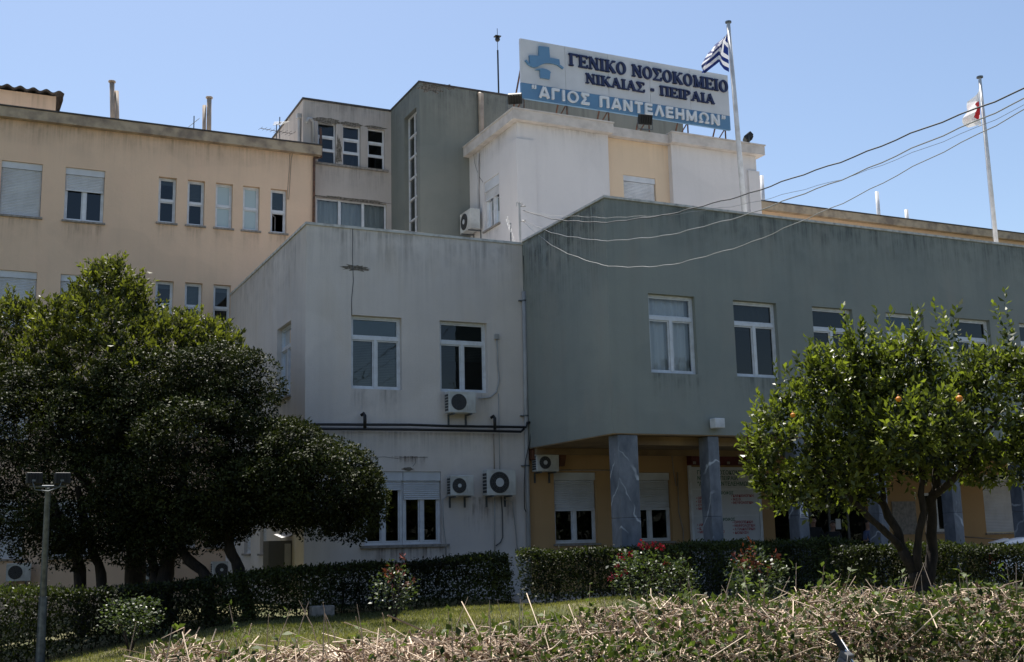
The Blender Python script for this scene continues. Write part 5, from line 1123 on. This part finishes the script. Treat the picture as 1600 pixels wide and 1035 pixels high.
for k in range(150):
    x_ = nx0+(nx1-nx0)*random.random(); y_ = random.uniform(5.9, 7.1); t_0 = float(fN(np.array([x_]))[0])-.12; h_ = random.choice((.14, .18, .2, .26, .34)); a = random.uniform(0, 6.28); ln = random.uniform(0, .45)
    q = [np.array((x_, y_, t_0)), np.array((x_+ln*h_*.4*math.cos(a), y_+ln*h_*.4*math.sin(a), t_0+h_*.55)), np.array((x_+ln*h_*math.cos(a), y_+ln*h_*math.sin(a), t_0+h_))]
    b.tube(q, [.0035, .003, .0015], 5)
    if k % 2: 
        for _ in range(7): PT.append(q[1]+(q[2]-q[1])*random.uniform(-.3, 1)+rng.normal(size=3)*.012); OT.append((math.cos(a+_), math.sin(a+_), .4))
b.build('shoots', M['buff_pipe'], nh)['kind'] = 'stuff'
leaves('shoot_leaves', np.array(PT), np.array(OT), .055, M['ivy'], nh, asp=.5, tint=rng.uniform(.4, 1, len(PT)), kind='stuff', flat=.3)

# ------------------------------------------------------------------ lamp pole, awning, street trees, pole at the street
DL = 22.8; lt = px(75, 762, DL); lz = float(zg(px(63, 1022, DL)[0], px(63, 1022, DL)[1]))
lp = empty('lamp_pole', (px(63, 1022, DL)[0], px(63, 1022, DL)[1], lz), 'grey galvanised pole with two black floodlights on top, left on the lawn', 'lamp post')
b0 = px(63, 1022, DL); b = MB(); mid = (np.array(b0)+np.array(lt))/2
b.tube([(b0[0], b0[1], lz-.1), (b0[0], b0[1], lz+1.3), (b0[0], b0[1], lz+1.31), (lt[0], lt[1], lt[2])], [.09, .08, .066, .052], 14); b.build('pole', M['metal'], lp, smooth=False)
b = MB(); b.tube([(lt[0]-.34, lt[1], lt[2]+.02), (lt[0]+.34, lt[1], lt[2]+.02)], .025, 8); b.build('crossbar', M['metal'], lp)
for s_ in (-1, 1):
    b = MB(); cx_ = lt[0]+s_*.26; b.bbox(cx_-.15, cx_+.15, lt[1]-.1, lt[1]+.16, lt[2]+.06, lt[2]+.29, .02)
    for k in range(5): b.box(cx_-.13+.055*k, cx_-.12+.055*k, lt[1]-.14, lt[1]-.1, lt[2]+.08, lt[2]+.27)
    h_ = b.build('floodlight', M['black'], lp); b = MB(); b.box(cx_-.045, cx_+.02, lt[1]-.15, lt[1]-.141, lt[2]+.11, lt[2]+.15); b.build('plate', M['metal'], h_)
b = MB(); b.tube([(lt[0]-.3, lt[1]-.12, lt[2]+.12), (lt[0]-.24, lt[1]-.12, lt[2]-.05), (lt[0], lt[1]-.1, lt[2]-.08), (lt[0]+.2, lt[1]-.12, lt[2]+.0), (lt[0]+.25, lt[1]-.12, lt[2]+.14)], .012, 6); b.build('cable', M['metal'], lp, smooth=True)
# white tin awning on the left side of the grey block, over a meter cupboard
ya = 30.6; q0, q1 = P(435, 838, Y=ya), P(468, 836, Y=ya)
aw = empty('tin_awning', (XG0-.5, ya, q0[2]-1.9), 'small bright white tin awning over a cupboard at the grey block side', 'awning')
b = MB(); z_ = q0[2]; b.add([(q0[0], ya-.35, z_-.05), (q0[0]+.3, ya-.35, z_+.02), (q0[0]+.32, ya-.35, z_-.03), (XG0-.01, ya-.35, z_+.06), (q0[0], ya+.5, z_+.05), (q0[0]+.3, ya+.5, z_+.10), (q0[0]+.32, ya+.5, z_+.05), (XG0-.01, ya+.5, z_+.14)], [(0, 1, 5, 4), (1, 2, 6, 5), (2, 3, 7, 6)])
b.build('sheet', M['white_paint'], aw); b = MB(); b.box(XG0-.62, XG0-.02, ya-.25, ya+.35, z_-1.25, z_-.12); b.build('cupboard', M['cable'], aw); b = MB(); b.box(XG0-.2, XG0-.03, ya-.262, ya-.252, z_-1.2, z_-.2); b.build('door_panel', M['pipe'], aw)
q0, q1 = P(487, 959, Y=25.25), P(522, 946, Y=25.25); b = MB(); b.bbox(q0[0], q1[0], 25.2, 25.5, q0[2]-.1, q1[2], .015)
tag(b.build('concrete_block', M['sill']), 'low concrete block in the shade at the foot of the long dark hedge', 'block')  # darker sill colour on the concrete stands in for the shade there
b = MB(); b.tube([(PE[0], PE[1], -.2), (PE[0], PE[1], PE[2]+.5)], [.14, .1], 12); up = empty('utility_pole', (PE[0], PE[1], 0), 'utility pole at the street taking the overhead wires', 'pole'); b.build('pole', M['bark'], up)
b = MB(); b.box(PE[0]-.5, PE[0]+.5, PE[1]-.16, PE[1]-.1, PE[2]-.1, PE[2]); b.build('crossarm', M['bark'], up)
for k, (x, y, h_, r_) in enumerate(((-9, -9, 11, 4.2), (0, -11, 12.5, 4.6), (9, -9.5, 11.5, 4.4), (19, -10.5, 12, 4.5), (29, -9, 11, 4.2), (39, -10, 12, 4.6), (49, -9, 11.5, 4.4), (59, -10, 12, 4.6), (69, -9.5, 11, 4.4))):
    o = empty('street_tree', (x, y, 0), 'tall leafy tree across the street from the hospital', 'tree', 'trees across the street'); b = MB(); limb(b, [(x, y, -.1), (x+.2, y, 2.5), (x, y+.2, h_*.6)], .25, .1); b.build('trunk', M['bark'], o, smooth=True)
    p_, u, t = crown([((x, y, h_*.62), (r_, r_, h_*.34)), ((x+1.6, y+.5, h_*.45), (r_*.7, r_*.7, 2.2)), ((x-1.8, y, h_*.5), (r_*.6, r_*.7, 2.4)), ((x+2.4, y+.6, 1.6), (3.2, 1.5, 2.1)), ((x-2.8, y+.4, 1.5), (3.2, 1.5, 2.1)), ((x, y-1, 3.6), (4, 2, 2))], 2600, 7, .4, seed=200+k); leaves('crown', p_, u, .42, M['leaf_street'], o, tint=t, asp=.6)

# ------------------------------------------------------------------ white hatchback behind the sunlit hedge
M['car_paint'] = mat('white car paint', (.80, .80, .80), .22); M['car_glass'] = glass_mat('car glass', (.10, .11, .12), 1.4); M['tail'] = mat('red tail light', (.35, .01, .012), .15); M['tyre'] = mat('tyre', (.015, .015, .015), .85); M['rim'] = mat('alloy rim', (.5, .5, .52), .3, .8)
def hatchback(loc, label):
    o = empty('parked_car', (0, 0, 0), label, 'car')
    st = [(-2.02, .42, .62, .66, .70), (-1.98, .34, .92, .72, .74), (-1.90, .30, .96, .78, .79), (-1.72, .28, 1.20, .80, .70), (-1.52, .27, 1.395, .82, .64), (-1.2, .27, 1.45, .84, .63), (-.5, .26, 1.48, .85, .63), (.1, .26, 1.46, .85, .63), (.5, .26, 1.38, .85, .64), (1.05, .27, 1.02, .85, .72), (1.3, .28, .95, .84, .74), (1.75, .30, .84, .80, .70), (1.98, .36, .66, .68, .60), (2.03, .44, .56, .6, .55)]
    def half(s_):
        x, zb, zt_, w_, wr = s_; belt = min(.90, zt_-.03)
        return [(0, zb), (w_*.9, zb), (w_, zb+.12), (w_*1.01, (zb+belt)/2+.06), (w_*.985, belt), (w_*.95+(wr-w_)*.25, belt+(zt_-belt)*.2), (wr*1.03+(w_-wr)*.06, belt+(zt_-belt)*.82), (wr*.93, belt+(zt_-belt)*.97), (wr*.5, zt_+.012), (0, zt_+.02)]
    Vs, nh_ = [], 10
    for s_ in st:
        hf = half(s_); ringp = [(s_[0], -y, z) for y, z in hf]+[(s_[0], y, z) for y, z in hf[-2:0:-1]]; Vs += ringp
    m_ = 18; Fs = [(i*m_+k, i*m_+(k+1) % m_, (i+1)*m_+(k+1) % m_, (i+1)*m_+k) for i in range(len(st)-1) for k in range(m_)]
    Fs += [tuple(range(m_-1, -1, -1)), tuple(range((len(st)-1)*m_, len(st)*m_))]
    b = MB(); b.add(Vs, Fs); body = b.build('body', M['car_paint'], o, smooth=True, fix=True)
    def sec(x):
        for p_, q_ in zip(st, st[1:]):
            if p_[0] <= x <= q_[0]: k = (x-p_[0])/(q_[0]-p_[0]); return half(tuple(a+(c-a)*k for a, c in zip(p_, q_)))
    for sgn_ in (-1, 1):
        for xa, xb_ in ((-1.5, -.95), (-.85, -.02), (.06, .62)):
            b = MB(); n = 8; V2 = []
            for k in range(n+1):
                x = xa+(xb_-xa)*k/n; hf = sec(x); (y0, z0), (y1, z1) = hf[5], hf[6]; kk = .97; V2 += [(x, sgn_*(y0+.008), z0+.03), (x, sgn_*(y1+.008), z0+(z1-z0)*kk)]
            b.add(V2, [(2*k, 2*k+2, 2*k+3, 2*k+1) for k in range(n)]); b.build('side_window', M['car_glass'], o)
        b = MB(); x = -1.92; b.bbox(-2.0, -1.72, sgn_*.66-.1, sgn_*.66+.13*(1 if sgn_ > 0 else 1), .84, 1.13, .04); b.build('tail_light', M['tail'], o)
        b = MB(); b.bbox(.02, .2, sgn_*.86-.02, sgn_*.86+.03, .78, .81, .008); b.build('door_handle', M['car_paint'], o)
        b = MB(); b.bbox(.62, .80, sgn_*.98-.09, sgn_*.98+.09, .92, 1.06, .03); b.build('mirror', M['car_paint'], o)
        for x in (-1.27, 1.28):
            b = MB(lambda a, d, z: (x+a, sgn_*(.76+d), .31+z)); b.disc((0, 0), .31, -.1, .1, 28, .2); wh = b.build('tyre', M['tyre'], o, fix=True)
            b = MB(lambda a, d, z: (x+a, sgn_*(.76+d), .31+z)); b.disc((0, 0), .2, .05, .09, 24, .17)
            for k in range(5): a = k*2*math.pi/5; seg(b, (0, 0), (.18*math.cos(a), .18*math.sin(a)), .05, .06, .095)
            b.build('rim', M['rim'], wh, fix=True)
    b = MB(); b.add([(-1.46, -.6, 1.40), (-1.46, .6, 1.40), (-1.84, .56, 1.315), (-1.84, -.56, 1.315), (-1.46, -.6, 1.455), (-1.46, .6, 1.455), (-1.86, .56, 1.345), (-1.86, -.56, 1.345)], [(0, 1, 2, 3), (4, 7, 6, 5), (0, 4, 5, 1), (2, 6, 7, 3), (0, 3, 7, 4), (1, 5, 6, 2)]); b.build('spoiler', M['car_paint'], o)
    b = MB(); b.add([(-1.885, -.58, .985), (-1.885, .58, .985), (-1.56, .52, 1.375), (-1.56, -.52, 1.375)], [(0, 1, 2, 3)]); b.build('rear_window', M['car_glass'], o)
    b = MB(); b.add([(1.03, -.62, 1.05), (1.03, .62, 1.05), (.54, .54, 1.385), (.54, -.54, 1.385)], [(0, 3, 2, 1)]); b.build('windscreen', M['car_glass'], o)
    o.location = loc; return o
pc = P(1549, 849, Y=21.2); RZ = math.radians(-43); car = hatchback((0, 0, 0), 'white hatchback with a roof spoiler and red tail light at the right edge')
lx, ly = -1.86, -.56; car.rotation_euler = (0, 0, RZ); car.location = (pc[0]-(lx*math.cos(RZ)-ly*math.sin(RZ)), pc[1]-(lx*math.sin(RZ)+ly*math.cos(RZ)), pc[2]-1.345)

# ------------------------------------------------------------------ people by the entrance
M['skin'] = mat('skin', (.34, .19, .13), .55); M['hair_grey'] = weathered('grey hair', (.25, .24, .23), (.15, .14, .14), 40, .7); M['hair_dark'] = weathered('dark hair', (.02, .016, .014), (.035, .028, .022), 40, .6)
M['shirt_blue'] = weathered('slate blue shirt', (.075, .095, .17), (.055, .07, .13), 12, .85); M['shirt_black'] = weathered('black top', (.014, .014, .016), (.022, .022, .024), 12, .85); M['trousers'] = weathered('dark trousers', (.03, .032, .04), (.02, .02, .026), 12, .85); M['eye'] = mat('eye', (.02, .015, .012), .2); M['shoe'] = mat('dark shoe', (.02, .018, .017), .5); M['sleeve_dark'] = M['shirt_black']
def skin_mesh(name, V, E_, R_, m, parent, at, root=0, sub=1):
    me = bpy.data.meshes.new(name); me.from_pydata([tuple(v) for v in V], E_, []); me.materials.append(m)
    o = link(name, me, parent, at); md = o.modifiers.new('skin', 'SKIN'); md.use_smooth_shade = True
    for k, r_ in enumerate(R_):
        sv_ = me.skin_vertices[0].data[k]; sv_.radius = r_ if isinstance(r_, tuple) else (r_, r_); sv_.use_root = k == root
    s2 = o.modifiers.new('sub', 'SUBSURF'); s2.levels = sub; s2.render_levels = sub; return o
def person(loc, rz, label, shirt, hair, arms, H=1.74, lean=0., head=0.):
    o = empty('person', (0, 0, 0), label, 'person'); k = H/1.74
    V, R_, E_ = [], [], []
    def add(p_, r_, par=None):
        V.append(tuple(np.array(p_)*k)); R_.append(tuple(x*k for x in r_) if isinstance(r_, tuple) else r_*k)
        if par is not None: E_.append((par, len(V)-1))
        return len(V)-1
    pel = add((0, 0, .95), (.15, .11)); sp = add((0, -.01, 1.14), (.135, .10), pel); ch = add((0, -.01-lean*.5, 1.34), (.155, .11), sp); nk0 = add((0, -lean, 1.46), .062, ch); nk = add((0, -.01-lean, 1.515), .054, nk0)
    hd = add((0, -.035-lean, 1.585), (.066, .078), nk); h2 = add((head*.02, -.03-lean, 1.65), (.078, .095), hd); h3 = add((head*.02, -.018-lean, 1.71), (.062, .075), h2)
    add((head*.03, -.125-lean, 1.625), .012, h2)
    for s_ in (-1, 1): add((s_*.082, -.015-lean, 1.635), .014, h2)
    J_ = {}
    for s_, (el_, wr_) in zip((-1, 1), arms):
        sh_ = add((s_*.175, -lean*.8, 1.405), .058, ch); e_ = add(el_, .043, sh_); w_ = add(wr_, .028, e_); dr = unit(np.array([np.array(wr_)-np.array(el_)]))[0]; sd_ = unit(np.array([np.cross(dr, (0, 1., .2))]))[0]
        pm = add(np.array(wr_)+dr*.075, (.036, .018), w_)
        for q, ln in zip((-1.5, -.5, .5, 1.5), (.066, .078, .074, .056)):
            f1 = add(np.array(wr_)+dr*.105+sd_*q*.018, .0085, pm); f2 = add(np.array(wr_)+dr*(.105+ln*.6)+sd_*q*.019+np.array([0, -.012, -.006]), .008, f1); add(np.array(wr_)+dr*(.1+ln)+sd_*q*.019+np.array([0, -.034, -.012]), .0065, f2)
        t1 = add(np.array(wr_)+dr*.045+sd_*-.04*s_+np.array([0, -.015, 0]), .011, w_); add(np.array(wr_)+dr*.09+sd_*-.055*s_+np.array([0, -.03, 0]), .0085, t1); J_[s_] = (el_, wr_)
    for s_ in (-1, 1):
        hp_ = add((s_*.095, 0, .88), .085, pel); kn = add((s_*.105, -.015, .5), .056, hp_); an = add((s_*.105, .025, .09), .036, kn); add((s_*.12, -.13, .035), (.036, .025), an)
    skin_mesh('body', V, E_, R_, M['skin'], o, (0, 0, 0))
    def cloth(name, J2, m):
        V2 = [tuple(np.array(j[0])*k) for j in J2]; skin_mesh(name, V2, [(j[2], i) for i, j in enumerate(J2) if j[2] is not None], [tuple(x*k for x in j[1]) if isinstance(j[1], tuple) else j[1]*k for j in J2], M[m], o, (0, 0, 0))
    J2 = [((0, 0, .93), (.175, .13), None), ((0, -.01, 1.14), (.158, .122), 0), ((0, -.01-lean*.5, 1.34), (.176, .13), 1), ((0, -lean, 1.45), (.085, .08), 2)]
    for s_ in (-1, 1):
        e_ = np.array(J_[s_][0]); sh_ = np.array((s_*.175, -lean*.8, 1.405)); J2 += [(tuple(sh_), .075, 2), (tuple(sh_+(e_-sh_)*.5), .066, len(J2)), (tuple(sh_+(e_-sh_)*.85), .06, len(J2)+1)]
    cloth('shirt', J2, shirt)
    J2 = [((0, 0, .96), (.165, .12), None)]
    for s_ in (-1, 1): n0 = len(J2); J2 += [((s_*.095, 0, .86), .1, 0), ((s_*.105, -.012, .5), .074, n0), ((s_*.105, .02, .1), .06, n0+1)]
    cloth('trousers', J2, 'trousers')
    b = MB()
    for s_ in (-1, 1): b.bbox(s_*.115-.05, s_*.115+.05, -.2, .08, 0, .085, .025)
    b.build('shoes', M['shoe'], o, smooth=True)
    b = MB(); bm = bmesh.new(); bmesh.ops.create_icosphere(bm, subdivisions=3, radius=1)
    bmesh.ops.delete(bm, geom=[v for v in bm.verts if v.co.z < -.25+.9*max(0, -v.co.y) or (v.co.y < -.55 and v.co.z < .55)], context='VERTS')
    for v in bm.verts: v.co = ((v.co.x*.093+head*.02)*k, (v.co.y*.112-.02-lean)*k, (v.co.z*.10+1.672)*k)
    b.bm(bm); b.build('hair', M[hair], o, smooth=True)
    b = MB()
    for s_ in (-1, 1): b.ball(((head*.02+s_*.032)*k, (-.112-lean)*k, 1.65*k), .011*k, 8)
    b.build('eyes', M['eye'], o, smooth=True)
    b = MB(); b.bbox((head*.02-.024)*k, (head*.02+.024)*k, (-.113-lean)*k, (-.098-lean)*k, 1.582*k, 1.592*k, .003); b.build('mouth', M['petal'], o)
    o.location = loc; o.rotation_euler = (0, 0, rz); return o
relaxed = (((-.25, .03, 1.13), (-.26, -.05, .89)), ((.25, .03, 1.13), (.26, -.05, .89)))
folded = (((-.24, .0, 1.13), (-.06, -.2, 1.06)), ((.24, .0, 1.13), (.05, -.2, 1.0)))
reach = (((-.24, .02, 1.14), (-.2, -.16, .98)), ((.26, -.04, 1.15), (.3, -.26, 1.08)))
pp = P(1355, 818, Y=25.9); person((pp[0], 25.9, .115), .5, 'person in a slate blue shirt with dark sleeves standing by the fourth column', 'shirt_blue', 'hair_dark', relaxed, pp[2]+.09-.115)
pp = P(1300, 820, Y=27.0); person((pp[0], 27.0, .115), -.3, 'person with grey hair in a black top, arms folded, before the entrance glass', 'shirt_black', 'hair_grey', folded, pp[2]+.09-.115, .03)
pp = P(1270, 812, Y=27.4); person((pp[0], 27.4, .115), -.5, 'person in dark clothes half hidden behind the third column', 'shirt_black', 'hair_dark', reach, pp[2]+.08-.115)

# ------------------------------------------------------------------ bicycle leaning at the near hedge
M['bike'] = mat('black bicycle paint', (.012, .012, .014), .3); M['rubber'] = weathered('rubber grip', (.014, .014, .015), (.025, .025, .027), 60, .55, 0, .6); M['chrome'] = mat('polished alloy', (.62, .63, .65), .18, 1.)
def bicycle(tip, label):
    o = empty('bicycle', (0, 0, 0), label, 'bicycle')
    def wheel(x):
        b = MB(); n = 40; b.tube([(x+.325*math.cos(2*math.pi*k/n), 0, .335+.325*math.sin(2*math.pi*k/n)) for k in range(n+1)], .02, 8); w_ = b.build('tyre', M['tyre'], o, smooth=True)
        b = MB(); b.tube([(x+.3*math.cos(2*math.pi*k/n), 0, .335+.3*math.sin(2*math.pi*k/n)) for k in range(n+1)], .011, 6); b.tube([(x, -.05, .335), (x, .05, .335)], .02, 8)
        for k in range(18): a = 2*math.pi*k/18; b.tube([(x+.02*math.cos(a+1), .03*(-1)**k, .335+.02*math.sin(a+1)), (x+.3*math.cos(a), 0, .335+.3*math.sin(a))], .0015, 4)
        b.build('rim', M['chrome'], w_, smooth=True)
    wheel(-.52); wheel(.52)
    b = MB(); hd0, hd1, bb_, st_ = (.36, 0, .88), (.42, 0, .72), (-.08, 0, .31), (-.2, 0, .78)
    for p_, q_, r_ in ((hd0, hd1, .022), ((.37, 0, .85), (-.19, 0, .74), .017), ((.41, 0, .74), bb_, .019), (st_, bb_, .016), ((-.2, .01, .76), (-.52, .05, .335), .009), ((-.2, -.01, .76), (-.52, -.05, .335), .009), (bb_, (-.52, .05, .335), .01), (bb_, (-.52, -.05, .335), .01)): b.tube([p_, q_], r_, 8)
    for s_ in (-1, 1): b.tube([(.425, s_*.02, .71), (.45, s_*.05, .6), (.52, s_*.05, .335)], .012, 8)
    b.build('frame', M['bike'], o, smooth=True)
    b = MB(); b.bbox(-.36, -.08, -.07, .07, .86, .91, .025); b.build('saddle', M['rubber'], o); b = MB(); b.tube([st_, (-.22, 0, .87)], .013, 8); b.build('seat_post', M['chrome'], o)
    b = MB(); b.tube([bb_+np.array([0, -.06, 0]), bb_+np.array([0, .06, 0])], .02, 8)
    for s_ in (-1, 1): b.tube([(-.08, s_*.06, .31), (-.08+s_*.15, s_*.07, .31-s_*.07)], .009, 6); b.box(-.08+s_*.15-.04, -.08+s_*.15+.04, min(s_*.08, s_*.17), max(s_*.08, s_*.17), .30-s_*.07, .32-s_*.07)
    b.tube([(-.08+.09*math.cos(2*math.pi*k/24), -.045, .31+.09*math.sin(2*math.pi*k/24)) for k in range(25)], .006, 5); b.build('crankset', M['chrome'], o)
    b = MB(); b.tube([(.36, 0, .88), (.35, 0, .97), (.41, 0, 1.0)], .016, 8); b.tube([(.41, s_*.0, 1.0) for s_ in (0,)]+[(.41, 0, 1.0)], .016, 6)
    def bar(s_): return [(.41, 0, 1.0), (.41, s_*.08, 1.0), (.40, s_*.16, 1.05), (.38, s_*.24, 1.10), (.35, s_*.33, 1.17)]
    for s_ in (-1, 1): b.tube(bar(s_), .0125, 10)
    b.build('handlebar', M['chrome'], o, smooth=True)
    for s_ in (-1, 1):
        b = MB(); g0, g1_ = np.array((.377, s_*.25, 1.107)), np.array((.348, s_*.338, 1.176)); n = 14
        b.tube([tuple(g0+(g1_-g0)*k/n) for k in range(n+1)], [.0165+.0012*(k % 2) for k in range(n)]+[.012], 12); b.build('grip', M['rubber'], o)
        b = MB(); c = np.array((.381, s_*.225, 1.09)); b.bbox(c[0]-.03, c[0]+.03, c[1]-.03, c[1]+.03, c[2]-.022, c[2]+.02, .008); b.bbox(c[0]-.05, c[0]-.015, c[1]-.04, c[1]+.015, c[2]-.05, c[2]-.012, .008); b.build('shifter', M['cable'], o)
        b = MB(); b.tube([c, c+np.array((.05, s_*.02, .0)), c+np.array((.06, s_*.10, .03))], .007, 6); b.build('brake_lever', M['chrome'], o, smooth=True)
        b = MB(); b.tube([c+np.array((-.02, -.03*s_, 0)), c+np.array((-.10, -.07*s_, .05)), c+np.array((-.13, -.12*s_, -.05)), c+np.array((-.08, -.2*s_, -.2)), (.38, 0, .8)], .0045, 6); b.build('brake_cable', M['black'], o, smooth=True)
    a = math.radians(28); q = np.array((.348, .338*math.cos(a)-1.176*math.sin(a), .338*math.sin(a)+1.176*math.cos(a)))
    rz = math.radians(12); q2 = np.array((q[0]*math.cos(rz)-q[1]*math.sin(rz), q[0]*math.sin(rz)+q[1]*math.cos(rz), q[2]))
    o.rotation_euler = (a, 0, rz); o.location = tuple(np.array(tip)-q2); return o
bicycle(P(1300, 986, D=6.3), 'black bicycle with a rubber handlebar grip poking up before the cut hedge')
